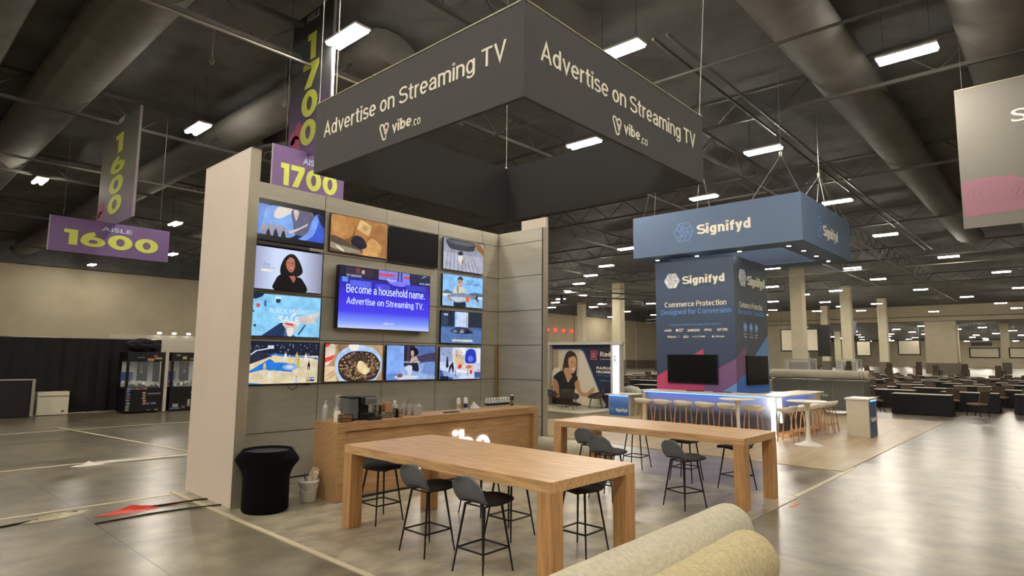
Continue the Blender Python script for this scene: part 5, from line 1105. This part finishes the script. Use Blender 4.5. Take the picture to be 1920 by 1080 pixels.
L = [((36, 44, 68), bgrect), ((206, 194, 172), [(u(80), v(965)), (u(80), v(468)), (u(345), v(468)), (u(375), v(490)), (u(505), v(815)), (u(560), v(965))]),
     ((168, 150, 120), rect(u(80), v(660), u(135), v(475))), ((222, 212, 194), smoothpoly([(u(330), v(520)), (u(370), v(500)), (u(500), v(830)), (u(560), v(960)), (u(300), v(960)), (u(330), v(700))])), ((224, 216, 200), smoothpoly([(u(80), v(660)), (u(150), v(640)), (u(130), v(730)), (u(80), v(800))])),
     ((48, 36, 32), smoothpoly([(u(175), v(660)), (u(195), v(540)), (u(225), v(488)), (u(265), v(482)), (u(300), v(510)), (u(316), v(580)), (u(308), v(690)), (u(318), v(760)), (u(280), v(720)), (u(200), v(660))])),
     ((198, 150, 112), smoothpoly([(u(190), v(640)), (u(200), v(700)), (u(170), v(720)), (u(200), v(770)), (u(250), v(750)), (u(262), v(690)), (u(250), v(640))])),
     ((208, 158, 118), smoothpoly([(u(232), v(560)), (u(246), v(540)), (u(290), v(530)), (u(308), v(570)), (u(306), v(630)), (u(282), v(680)), (u(256), v(670)), (u(236), v(620))])), ((60, 40, 34), rect(u(262), v(588), u(282), v(582))), ((60, 40, 34), rect(u(292), v(606), u(304), v(600))),
     ((240, 232, 224), smoothpoly([(u(262), v(634)), (u(280), v(640)), (u(296), v(636)), (u(280), v(656))])), ((28, 28, 30), smoothpoly([(u(86), v(730)), (u(130), v(680)), (u(180), v(660)), (u(200), v(700)), (u(230), v(765)), (u(272), v(710)), (u(318), v(712)), (u(310), v(770)), (u(280), v(870)), (u(260), v(965)), (u(150), v(965)), (u(140), v(800))])),
     ((190, 136, 96), smoothpoly([(u(88), v(735)), (u(92), v(830)), (u(104), v(965)), (u(140), v(965)), (u(140), v(790))])), ((196, 142, 100), smoothpoly([(u(290), v(780)), (u(330), v(740)), (u(350), v(830)), (u(400), v(850)), (u(460), v(800)), (u(470), v(830)), (u(400), v(880)), (u(340), v(870))])), ((52, 34, 28), [(u(80), v(965)), (u(80), v(900)), (u(360), v(950)), (u(340), v(985))]),
     ((58, 92, 168), [(u(80), v(462)), (u(80), v(468)), (u(345), v(468)), (u(375), v(490)), (u(505), v(815)), (u(512), v(810)), (u(384), v(484)), (u(350), v(461))])]
L += [((204, 76, 110), [(u(x_), v(y_)) for x_, y_ in pp]) for pp in ([(442, 476), (490, 476), (500, 488), (500, 520), (488, 532), (500, 558), (440, 558)],)]
L += [((36, 44, 68), [(u(x_), v(y_)) for x_, y_ in ((450, 485), (486, 485), (492, 492), (492, 515), (478, 528), (488, 550), (450, 550))]), ((214, 120, 120), [(u(x_), v(y_)) for x_, y_ in ((458, 494), (478, 494), (484, 500), (482, 514), (472, 522), (478, 542), (458, 542))]), ((36, 44, 68), [(u(x_), v(y_)) for x_, y_ in ((465, 502), (474, 502), (476, 512), (466, 516))])]
picture('mural', 'X', 20.52, 16.305, 13.251, .03, 2.5, L, rb, conv=ink, step=.0015)
W_ = lambda px: 16.305+(px-75)/(635-75)*(13.251-16.305); Zv = lambda py: .03+(1-(py-425)/(965-425))*2.47
letter('Radi', 'lettering', 'X', 20.49, W_(525), W_(632), Zv(530), Zv(485), M_ltr, rb, .02, .004, st=0.17)
letter('FULFILLIN', 'lettering', 'X', 20.49, W_(492), W_(632), Zv(640), Zv(618), M_ltr, rb, .04, .004)
letter('PROMISE', 'lettering', 'X', 20.49, W_(492), W_(632), Zv(675), Zv(652), M_ltr, rb, .04, .004)
letter('powering ecommerce', 'lettering', 'X', 20.49, W_(525), W_(632), Zv(560), Zv(548), M_ltr, rb, .0, .004)
letter('technology at', 'lettering', 'X', 20.49, W_(500), W_(625), Zv(702), Zv(688), M_lb2, rb, .0, .004)
letter('radial.com', 'lettering', 'X', 20.49, W_(520), W_(632), Zv(742), Zv(728), M_lb2, rb, .0, .004)
letter('R', 'lettering', 'X', 20.285, 13.09, 12.92, 1.72, 2.06, mat('pale_outline', (170, 165, 160), .6), rb, .0, .003)
def armchair(x, y, rz, l):
    r = E_('armchair', (0, 0, 0), l, 'armchair')
    M_ac = mat('dark_armchair_fabric', (66, 60, 58), .85)
    shell([(.3, .44), (.26, .455), (.1, .44), (-.08, .43), (-.2, .47), (-.27, .58), (-.31, .7), (-.33, .8)], [.24, .27, .29, .29, .28, .27, .26, .23], 'seat_shell', M_ac, r, .045, .03, 0, .08)
    for s_ in (1, -1):
        MB().prism([(.22, s_*.27, .42), (-.26, s_*.27, .44), (-.30, s_*.25, .68), (-.05, s_*.30, .62), (.2, s_*.3, .56)], (0, s_*.035, 0)).build('armrest', M_ac, r)
        for q_ in (1, -1): MB().cyl((q_*.17, s_*.17, .43), (q_*.25, s_*.24, .02), .014, .009, n=6).build('leg', M_blkm, r)
    r.location = (x, y, 0); r.rotation_euler = (0, 0, rz)
armchair(18.85, 14.15, R(20), 'dark armchair in the middle, its back to us before the mural')
armchair(20.0, 16.0, R(-60), 'dark armchair at the left of the mural'); armchair(20.0, 13.75, R(120), 'dark armchair at the right of the mural')
o = E_('side_table', (19.75, 14.95, 0), 'small low table with a black wire frame before the mural', 'table')
MB().lathe([(.32, .43), (.33, .44), (.33, .45), (.001, .455)], 19.75, 14.95, 0, n=28).build('tabletop', mat('pale_oak', (206, 196, 176), .5), o)
B = MB()
for sx in (1, -1):
    B.tube([(19.75+sx*.28, 14.67, .43), (19.75+sx*.28, 14.67, .03), (19.75+sx*.28, 15.23, .03), (19.75+sx*.28, 15.23, .43)], .008, 5)
B.cyl((19.47, 14.95, .03), (20.03, 14.95, .03), .008, n=5).build('wire_frame', M_blkm, o)

# ------------------------------------------------------------ carpet rolls
def roll(p0, p1, r_, m, label, lump=.006):
    o = E_('carpet_roll', ((p0[0]+p1[0])/2, (p0[1]+p1[1])/2, 0), label, 'carpet roll')
    p0 = Vector(p0); p1 = Vector(p1); N = 24; pts = [p0.lerp(p1, k/N) for k in range(N+1)]
    B = MB(); B.tube(pts, [r_*(1+lump*math.sin(k*1.7)) for k in range(N+1)], 48)
    B.build('roll_body', m, o)
    d_ = (p1-p0).normalized(); B = MB(); a = Vector((-d_.y, d_.x, 0)); sp = []
    for k in range(90): t_ = k*.35; rr_ = .05+(r_-.06)*k/90; sp.append(p1+d_*.002+a*math.cos(t_)*rr_+Vector((0, 0, 1))*math.sin(t_)*rr_)
    B.tube(sp, .004, 4).build('spiral_edge', M_kraft, o)
    MB().cyl(p1-d_*.02, p1+d_*.01, .05, n=20).build('core_tube', M_kraft, o)
roll((2.3, 2.66, .262), (6.33, 2.70, .262), .25, M_cream, 'thick cream carpet roll at the bottom, behind the yellowish one')
roll((2.2, 2.10, .262), (5.49, 2.17, .262), .25, M_cream2, 'yellowish carpet roll nearest the camera at the bottom edge')
roll((9.75, 8.1, .2), (9.75, 6.4, .2), .19, M_cream, 'cream carpet roll lying behind the farther table')

# ------------------------------------------------------------ left side: drape, boards, claw machines
dr = E_('black_drape', (-6, 24.4, 0), 'long black pipe and drape curtain along the left side', 'drape')
B = MB(); vs = []; n = 220; xa, xb = -22, 7.9
for k in range(n+1):
    x = xa+(xb-xa)*k/n; y = 24.4+.05*math.sin(k*1.9)+.03*math.sin(k*.7)
    vs += [(x, y, .02), (x, y, 2.44), (x, y+.02, 2.44), (x, y+.02, .02)]
fs = []
for k in range(n):
    a = k*4; b = a+4; fs += [(a, b, b+1, a+1), (a+1, b+1, b+2, a+2), (a+2, b+2, b+3, a+3), (a+3, b+3, b, a)]
B.add(vs, fs).build('curtain', mat('black_drape_cloth', (18, 14, 14), .9), dr)
MB().cyl((xa, 24.42, 2.46), (xb, 24.42, 2.46), .02, n=8).build('top_pipe', M_stl, dr)
o = E_('black_board', (3.0, 23.6, 0), 'big black board with a pale edge in front of the drape at the far left', 'board')
MB().box(.2, 4.12, 23.7, 23.78, .02, 1.12).build('panel', mat('black_board', (18, 14, 16), .8), o)
MB().box(4.12, 4.2, 23.66, 23.82, .02, 1.16).box(.2, 4.12, 23.68, 23.8, 1.12, 1.16).build('pale_edge', mat('board_edge', (150, 142, 132), .5), o)
o = E_('white_cabinet', (4.75, 24.1, 0), 'low white cabinet standing against the black drape', 'cabinet')
MB().box(4.32, 5.14, 23.9, 24.25, .02, .74).build('body', mat('cream_cabinet', (214, 206, 184), .5), o)
MB().box(4.35, 5.11, 23.885, 23.9, .60, .62).build('shadow_line', M_wains, o); MB().box(4.95, 5.03, 23.88, 23.9, .09, .16).build('label_plate', mat('grey_plate', (130, 124, 110), .5), o)
def claw(x0, x1, label, seed, cabn):
    o = E_('claw_machine', ((x0+x1)/2, 23.4, 0), label, 'arcade machine'); y0, y1 = 22.95, 23.85
    MB().box(x0, x1, y0, y1, .04, .82, c=.01).build('base_cabinet', M_blk, o)
    MB().box(x0, x1, y0, y1, 1.72, 2.02, c=.01).build('marquee', M_blk, o)
    B = MB()
    for x in (x0+.03, x1-.03):
        for y in (y0+.03, y1-.03): B.box(x-.04, x+.04, y-.03, y+.03, .82, 1.72)
    B.build('corner_post', M_blkm, o)
    MB().box(x0+.08, x1-.08, y1-.06, y1-.04, .84, 1.7).build('back_panel', mat('pale_mirror_back', (226, 226, 220), .6), o)
    MB().box(x0+.07, x1-.07, y0+.02, y0+.03, .84, 1.7).build('glass', mat('claw_glass', (200, 210, 214), .05, alpha=.1), o)
    random.seed(seed)
    B = MB(); vs = []; fs = []; nx, ny = 16, 8
    for j in range(ny+1):
        for i in range(nx+1): vs.append((x0+.09+(x1-x0-.18)*i/nx, y0+.06+(y1-y0-.16)*j/ny, .86+.16*random.random()+.06*j/ny))
    for j in range(ny):
        for i in range(nx): a = j*(nx+1)+i; fs.append((a, a+1, a+nx+2, a+nx+1))
    po = B.add(vs, fs).build('prize_heap', mat('silvery_prizes', (222, 218, 208), .4, .1, noise=14, amt=.5), o); po['kind'] = 'stuff'
    cx = (x0+x1)/2
    MB().cyl((cx, 23.4, 1.35), (cx, 23.4, 1.72), .02, n=8).cyl((cx, 23.4, 1.3), (cx, 23.4, 1.4), .06, n=12).build('claw_arm', M_stl, o)
    MB().box(x0+.06, x0+.42, y1-.09, y1-.07, 1.0, 1.34).build('poster', mat('blue_poster', (64, 96, 160), .5), o)
    MB().box(cx-.02, cx+.3, y1-.1, y1-.075, .98, 1.7).build('painted_dark_reflection', M_blk, o)  # black box standing in for a dark reflection inside the machine
    cols = [(176, 128, 84), (96, 120, 158), (170, 158, 96), (150, 146, 140), (140, 76, 96)]
    layers = []
    spots_ = cabn
    for (a, b, w_, h_) in spots_: layers.append((random.choice(cols), rect(a, b, a+w_, b+h_)))
    picture('printed_decals', 'Y', y0-.001, x0, x1, .04, 2.02, layers, o, conv=ink, step=.0012)
    MB().box(x0+.6*(x1-x0), x0+.95*(x1-x0), y0-.03, y0, .6, .66, c=.01).build('control_ledge', M_stl, o)
random.seed(11)
dec = [(.02+.03*random.random(), .03+.05*k, .09, .035) for k in range(8)] + [(.05+.075*k, .37, .06, .03) for k in range(7)] + [(.45+.03*random.random(), .12+.045*k, .09, .03) for k in range(5)] + [(.55, .12, .12, .035), (.7, .12, .14, .035), (.6, .02, .09, .02), (.8, .02, .1, .02), (.68, .92, .12, .03), (.72, .88, .2, .03), (.52, .85, .18, .045), (.25, .9, .2, .015)]
claw(6.45, 7.56, 'black claw machine with printed decals beside the drape end', 21, dec)
dec2 = [(.02, .02, .3, .02), (.1, .05, .16, .06), (.36, .03, .1, .04), (.52, .06, .08, .12), (.7, .04, .12, .07), (.82, .05, .1, .12), (.3, .88, .13, .05), (.75, .88, .13, .05), (.52, .88, .16, .02), (.12, .94, .12, .025)]
claw(7.80, 8.92, 'black claw machine half hidden by the white end panel', 22, dec2)
T(MB().box(7.60, 7.70, 22.96, 23.06, .02, 2.05).build('white_post', mat('pale_post', (196, 184, 172), .5), None), 'slim pale upright post between the two claw machines', 'post')
B = MB(); bm = bmesh.new(); bmesh.ops.create_icosphere(bm, subdivisions=3, radius=1)
random.seed(4)
vs = []
for v_ in bm.verts:
    s_ = 1+.12*random.uniform(-1, 1); vs.append((7.0+v_.co.x*.55*s_, 23.35+v_.co.y*.35*s_, 2.24+v_.co.z*.23*s_))
bm.verts.index_update(); fs = [tuple(q_.index for q_ in f_.verts) for f_ in bm.faces]; bm.free()
T(B.add(vs, fs).build('bundled_cloth', mat('bundled_black_cloth', (20, 17, 18), .9)), 'bundled black cloth heaped on top of the left claw machine', 'cloth')
wbk = E_('lamp_display', (9, 27, 0), 'pale display wall with small lamps behind the claw machines', 'display')
MB().box(6.9, 11.5, 27, 27.1, 0, 2.7).build('backboard', mat('pale_backboard', (206, 198, 180), .6), wbk)
for k in range(3):
    MB().lathe([(.07, 0), (.09, .05), (.001, .08)], 8.6+.55*k, 26.9, 2.75, n=12).build('lamp', mat('small_lamp', (255, 255, 255), .4, emit=(255, 250, 240), es=5), wbk)
# floor debris on the left
def sheet(pts, z, m, name, label, cat, seed=1, h=.05):
    random.seed(seed); c = Vector((sum(p[0] for p in pts)/len(pts), sum(p[1] for p in pts)/len(pts), 0)); B = MB(); vs = []; fs = []; rings = 5; n = len(pts)
    for r_ in range(rings):
        t_ = r_/rings
        for p in pts: vs.append((p[0]+(c.x-p[0])*t_, p[1]+(c.y-p[1])*t_, z+h*t_*random.uniform(.2, 1)))
    vs.append((c.x, c.y, z+h))
    for r_ in range(rings-1): fs += [(r_*n+k, r_*n+(k+1) % n, (r_+1)*n+(k+1) % n, (r_+1)*n+k) for k in range(n)]
    fs += [((rings-1)*n+k, (rings-1)*n+(k+1) % n, rings*n) for k in range(n)]; fs.append(tuple(range(n))[::-1])
    return T(B.add(vs, fs).build(name, m), label, cat)
sheet([(2.28, 8.93), (2.45, 8.86), (2.7, 8.82), (2.95, 8.85), (3.05, 9.0), (2.92, 9.12), (2.8, 9.2), (2.7, 9.08), (2.45, 9.02)], .004, mat('red_plastic', (226, 70, 60), .35), 'red_bag', 'crumpled red plastic bag on the floor left of the white panel', 'bag', 3, .06)
sheet([(1.5, 9.2), (1.7, 9.12), (2.0, 9.1), (2.2, 9.2), (2.35, 9.38), (2.15, 9.42), (1.9, 9.36), (1.65, 9.3)], .004, mat('cloudy_plastic_sheet', (196, 186, 158), .3, alpha=.8), 'plastic_wrap', 'crumpled clear plastic wrap on the floor at the left', 'plastic wrap', 4, .05)
sheet([(2.9, 13.0), (3.1, 12.9), (3.4, 12.95), (3.45, 13.1), (3.2, 13.2), (3.0, 13.15)], .004, mat('white_scrap', (226, 220, 204), .5), 'white_scrap', 'crumpled white scrap lying on the far tape line', 'scrap', 5, .07)
T(MB().tube([(3.3, 13.05, .012), (4.2, 12.95, .012), (5.2, 12.9, .012), (6.2, 12.7, .012)], .028, 6).build('white_cable', M_wht), 'white cable running right from the white scrap', 'cable')
T(MB().tube([(0.6, 9.0, .012), (1.3, 9.1, .012), (1.7, 9.2, .012), (2.2, 9.35, .012)], .012, 6).tube([(2.8, 8.98, .012), (3.1, 8.95, .012), (3.5, 8.9, .02), (3.7, 8.8, .02)], .012, 6).build('black_cable', M_blk), 'black cable running under the plastic wrap and red bag', 'cable')
T(MB().tube([(2.2, 8.55, .01), (2.8, 8.6, .01), (3.2, 8.55, .01), (3.6, 8.4, .02)], .01, 6).build('black_cable', M_blk), 'second black cable in front of the red bag', 'cable')
T(MB().box(1.1, 1.4, 9.12, 9.17, .002, .005).build('orange_tape', mat('orange_tape', (206, 120, 80), .5)), 'piece of orange tape at the left end of the plastic wrap', 'tape')
T(MB().box(3.15, 3.42, 9.02, 9.07, .002, .005).build('orange_tape', mat('orange_tape', (206, 120, 80), .5)), 'piece of orange tape at the foot of the white panel', 'tape')
T(MB().box(8.9, 9.2, 2.9, 2.96, .002, .005).build('orange_tape', mat('orange_tape', (206, 120, 80), .5)), 'piece of orange tape at the front right floor corner', 'tape')

# ------------------------------------------------------------ exit signs on the far wall
M_exit = mat('red_exit_glow', (200, 30, 20), .5, emit=(255, 60, 40), es=2.5)
for x, z, l in ((7.6, 5.9, 'small glowing red exit sign on the far left wall'),):
    o = E_('exit_sign', (x, 61.7, z), l, 'exit sign'); MB().box(x-.5, x+.5, 61.75, 61.95, z, z+.5).build('case', M_wht, o)
    letter('EXIT', 'lettering', 'Y', 61.75, x-.42, x+.42, z+.08, z+.42, M_exit, o, .03, .01)
for k, x in enumerate((76.5, 78.6, 80.8, 83.0)):
    T(MB().box(x-.22, x+.22, 61.7, 61.95, 6.1, 6.5).build('red_lamp', M_exit), 'small red lamp in the row of four on the far wall', 'lamp', 'row of red lamps on the far wall')
T(MB().box(64.9, 65.5, 61.5, 61.95, 7.4, 8.0).build('wall_box', M_wains), 'small grey box high on the far wall', 'box')

# ------------------------------------------------------------ projection screens
def pscreen(x, y0, y1, z0, z1, l, drape=None):
    o = E_('projection_screen', (x, (y0+y1)/2, z0), l, 'projection screen')
    MB().box(x, x+.1, y0-.18, y1+.18, z0-.2, z1+.15).build('frame', M_blk, o)
    MB().box(x-.03, x, y0, y1, z0, z1).build('screen', mat('white_screen_cloth', (240, 232, 208), .7), o)
    if drape: MB().box(x-.2, x, drape[0], drape[1], z0-.8, z1+.6).build('side_drape', M_blk, o)
    for yy in (y0, y1): cable((x+.05, yy, z1+.15), (x+.05, yy, 8.25 if x > HX1 else 10.6), .02, o, M_truss)
pscreen(90, 25.3, 30.0, 3.2, 6.05, 'large white projection screen behind the nearest column', (23.6, 25.2))
pscreen(124, 26.2, 28.2, 2.8, 5.2, 'narrow white projection screen left of the third column')
pscreen(121, 18.3, 21.2, 3.0, 5.2, 'white projection screen just left of the wide pier')
pscreen(121, 8.0, 11.5, 2.6, 3.9, 'white projection screen right of the wide pier')
pscreen(121, 2.2, 6.6, 2.6, 3.9, 'rightmost white projection screen beyond the openings')
T(MB().box(119.5, 119.6, 8.6, 11.2, 4.3, 4.9).box(119.53, 119.57, 8.9, 8.94, 4.9, 8.2).box(119.53, 119.57, 10.9, 10.94, 4.9, 8.2).build('direction_sign', mat('dark_sign', (60, 58, 60), .5)), 'dark hanging direction sign above a far projection screen', 'sign')
# distant aisle banners
for x, y, l, num in ((88, 26.9, 'small distant aisle banner right of the nearest column', '10'), (90, 20.9, 'small distant aisle banner beside the second column', '91')):
    o = E_('aisle_banner', (x, y, 4), l, 'banner'); MB().box(x, x+.02, y-.45, y+.45, 5.2, 7.0).build('banner_cloth', mat('slate_banner', (96, 94, 112), .6), o)
    for k, c_ in enumerate(num): letter(c_, 'digits', 'X', x, y+.4, y+.0, 6.3-.75*k, 6.85-.75*k, M_lime, o, .03, .01, num=True)
    MB().cyl((x, y, 7), (x, y, 10.6), .02, n=4).build('suspension_cable', M_truss, o)
# lighting truss near the far wall
for x0, y0, x1, y1, z, l in ((26, 30, 47, 22, 6.4, 'black lighting truss hanging behind the blue tower, left part'), (60, 27, 70, 40, 6.4, 'black lighting truss hanging right of the blue tower')):
    o = E_('lighting_truss', ((x0+x1)/2, (y0+y1)/2, z), l, 'truss'); B = MB(); a = Vector((x0, y0, z)); b = Vector((x1, y1, z)); d_ = (b-a); side = Vector((-d_.y, d_.x, 0)).normalized()*.2
    for q_ in (side, -side): B.cyl(a+q_, b+q_, .035, n=5).cyl(a+q_+Vector((0, 0, .4)), b+q_+Vector((0, 0, .4)), .035, n=5)
    N = 24
    for k in range(N): B.cyl(a+d_*(k/N)+side, a+d_*((k+1)/N)+side+Vector((0, 0, .4 if k % 2 else 0))-Vector((0, 0, 0)), .02, n=4, caps=False)
    B.build('chord', M_truss, o)
    for k in range(6): p_ = a+d_*(k/6+.08); MB().cyl(p_+Vector((0, 0, -.45)), p_, .16, .1, n=10).build('stage_lamp', M_blk, o)
    cable(a+Vector((0, 0, .4)), (x0, y0, 10.55), .015, o, M_truss); cable(b+Vector((0, 0, .4)), (x1, y1, 10.55), .015, o, M_truss)

# ------------------------------------------------------------ field of banquet tables and chairs
def ctable():
    r = E_('banquet_table', (0, 0, 0), '', 'table')
    vs = []; n = 72; P_ = []
    hx, hy = .40, .92
    def per(t):   # perimeter walk
        L4 = [(-hx, -hy), (hx, -hy), (hx, hy), (-hx, hy)]; ln = [2*hx, 2*hy, 2*hx, 2*hy]; s_ = t*sum(ln)
        for k in range(4):
            if s_ <= ln[k] or k == 3:
                a = Vector(L4[k]); b = Vector(L4[(k+1) % 4]); return a.lerp(b, min(1, s_/ln[k]))
            s_ -= ln[k]
    for k in range(n):
        p = per(k/n); w_ = 1+.02*math.sin(k*2.1); vs.append((p.x*w_+.02*math.copysign(1, p.x), p.y*w_+.02*math.copysign(1, p.y), .02))
    for k in range(n): p = per(k/n); vs.append((p.x, p.y, .74))
    MB().add(vs, [(k, (k+1) % n, n+(k+1) % n, n+k) for k in range(n)]).build('table_skirt', M_tblk, r)
    MB().box(-hx, hx, -hy, hy, .738, .752, c=.004).build('tabletop', M_ttop, r)
    return r
def cchair():
    r = E_('banquet_chair', (0, 0, 0), '', 'chair')
    MB().box(-.22, .22, -.23, .23, .42, .48, c=.02).build('seat', mat('tan_seat_pad', (150, 122, 92), .8), r)
    M_ = Matrix.Translation((-.23, 0, .47)) @ Matrix.Rotation(R(-12), 4, 'Y')
    MB().box(-.02, .025, -.22, .22, .05, .46, 0, M_, c=.015).build('backrest', M_brown, r)
    for sx in (1, -1):
        for sy in (1, -1): MB().cyl((sx*.17, sy*.19, .43), (sx*.27, sy*.2, .01), .014, n=6).build('leg', M_blkm, r)
    B = MB()
    for sy in (1, -1): B.tube([(-.17, sy*.2, .42), (-.23, sy*.2, .5), (-.31, sy*.2, .9)], .012, 6)
    B.build('back_frame', M_blkm, r); return r
random.seed(42)
ct0 = ctable(); cc0 = cchair()
tabs = [(27.35, 4.15, 0)]
for i in range(9):
    X = 30.6+3.6*i
    for j in range(11):
        Y = -5+2.75*j+(1.2 if i % 2 else 0)+random.uniform(-.25, .25)
        if Y > 22 + (X-28)*.25 or (abs(X-59.3) < 2 and abs(Y-18.2) < 2.3): continue
        tabs.append((X+random.uniform(-.4, .4), Y, R(random.uniform(-8, 8))))
for (X, Y) in ((23.2, 15.6), (26.5, 17.5), (25.5, 14.2), (28.2, 20.0)): tabs.append((X, Y, R(random.uniform(-8, 8))))
for i, (x, y, a) in enumerate(tabs):
    lab = 'black skirted banquet table with a pale top in the open field of tables'; grp = 'black skirted banquet tables'
    if i == 0: ct0.location = (x, y, 0); ct0.rotation_euler = (0, 0, a); ct0['label'] = 'nearest black skirted banquet table with a pale top, right of the herringbone pedestal'
    else: dup(ct0, (x, y, 0), a, lab, grp)
first = True; nc = 0
for i, (x, y, a) in enumerate(tabs):
    for (dx, dy, ra) in ((.95, .45, 180), (.95, -.4, 165), (-.85, .5, 0)) if i else ((-.25, 1.5, -70), (.35, -1.6, 60)):
        if i and random.random() < (.3 if dx > 0 else .75): continue
        cx_, cy_, ca = x+dx+random.uniform(-.1, .1), y+dy, R(ra+random.uniform(-25, 25))
        if cx_ < 25: continue
        if abs(cx_-59.3) < 1.5 and abs(cy_-18.2) < 1.5: continue
        lab = 'brown banquet chair by a black skirted table in the far field'; nc += 1
        if first: cc0.location = (cx_, cy_, 0); cc0.rotation_euler = (0, 0, ca); cc0['label'] = 'brown banquet chair at the left end of the nearest black table'; first = False
        elif i == 0: dup(cc0, (cx_, cy_, 0), ca, 'brown banquet chair at the right end of the nearest black table')
        else: dup(cc0, (cx_, cy_, 0), ca, lab, 'brown banquet chairs in the field of tables')
# stacks of chairs at the back of the field: every chair in a stack is one thing
sc0 = None
for s_ in range(22):
    X = 63+(s_ % 3)*2.2; Y = -5+1.9*s_+random.uniform(-.4, .4); n = random.choice((5, 6, 7, 8)); a = R(random.uniform(-30, 30))
    if abs(Y-18.2) < 2.5 and X < 62: continue
    for k in range(n):
        if sc0 is None:
            B = MB(); B.box(-.24, .24, -.24, .24, .42, .5, 0).box(-.02, .03, -.23, .23, .05, .48, 0, Matrix.Translation((-.24, 0, .47)) @ Matrix.Rotation(R(-14), 4, 'Y'))
            for sx in (1, -1):
                for sy in (1, -1): B.box(sx*.26-.015, sx*.26+.015, sy*.26-.015, sy*.26+.015, .02, .46, 1)
            sc0 = T(B.build('stacked_chair', [M_brown, M_blkm]), 'brown chair in one of the tall stacks behind the field of tables', 'chair', 'stacked brown chairs at the back')
            sc0.location = (X, Y, 0); sc0.rotation_euler = (0, 0, a)
        else:
            c_ = sc0.copy(); COL.objects.link(c_); c_.location = (X+.02*k, Y, .13*k); c_.rotation_euler = (0, 0, a)
o = E_('white_sack', (22.0, 13.6, 0), 'pale bundle resting on a black box right of the light pillar', 'bundle')
MB().box(21.6, 22.7, 13.0, 13.9, .02, .55).build('black_box', M_blk, o)
MB().lathe([(.42, 0), (.4, .12), (.28, .24), (.001, .3)], 22.1, 13.45, .55, n=18, sy=1.1).build('cloth', mat('pale_bundle', (206, 200, 190), .8, noise=8, amt=.2), o)
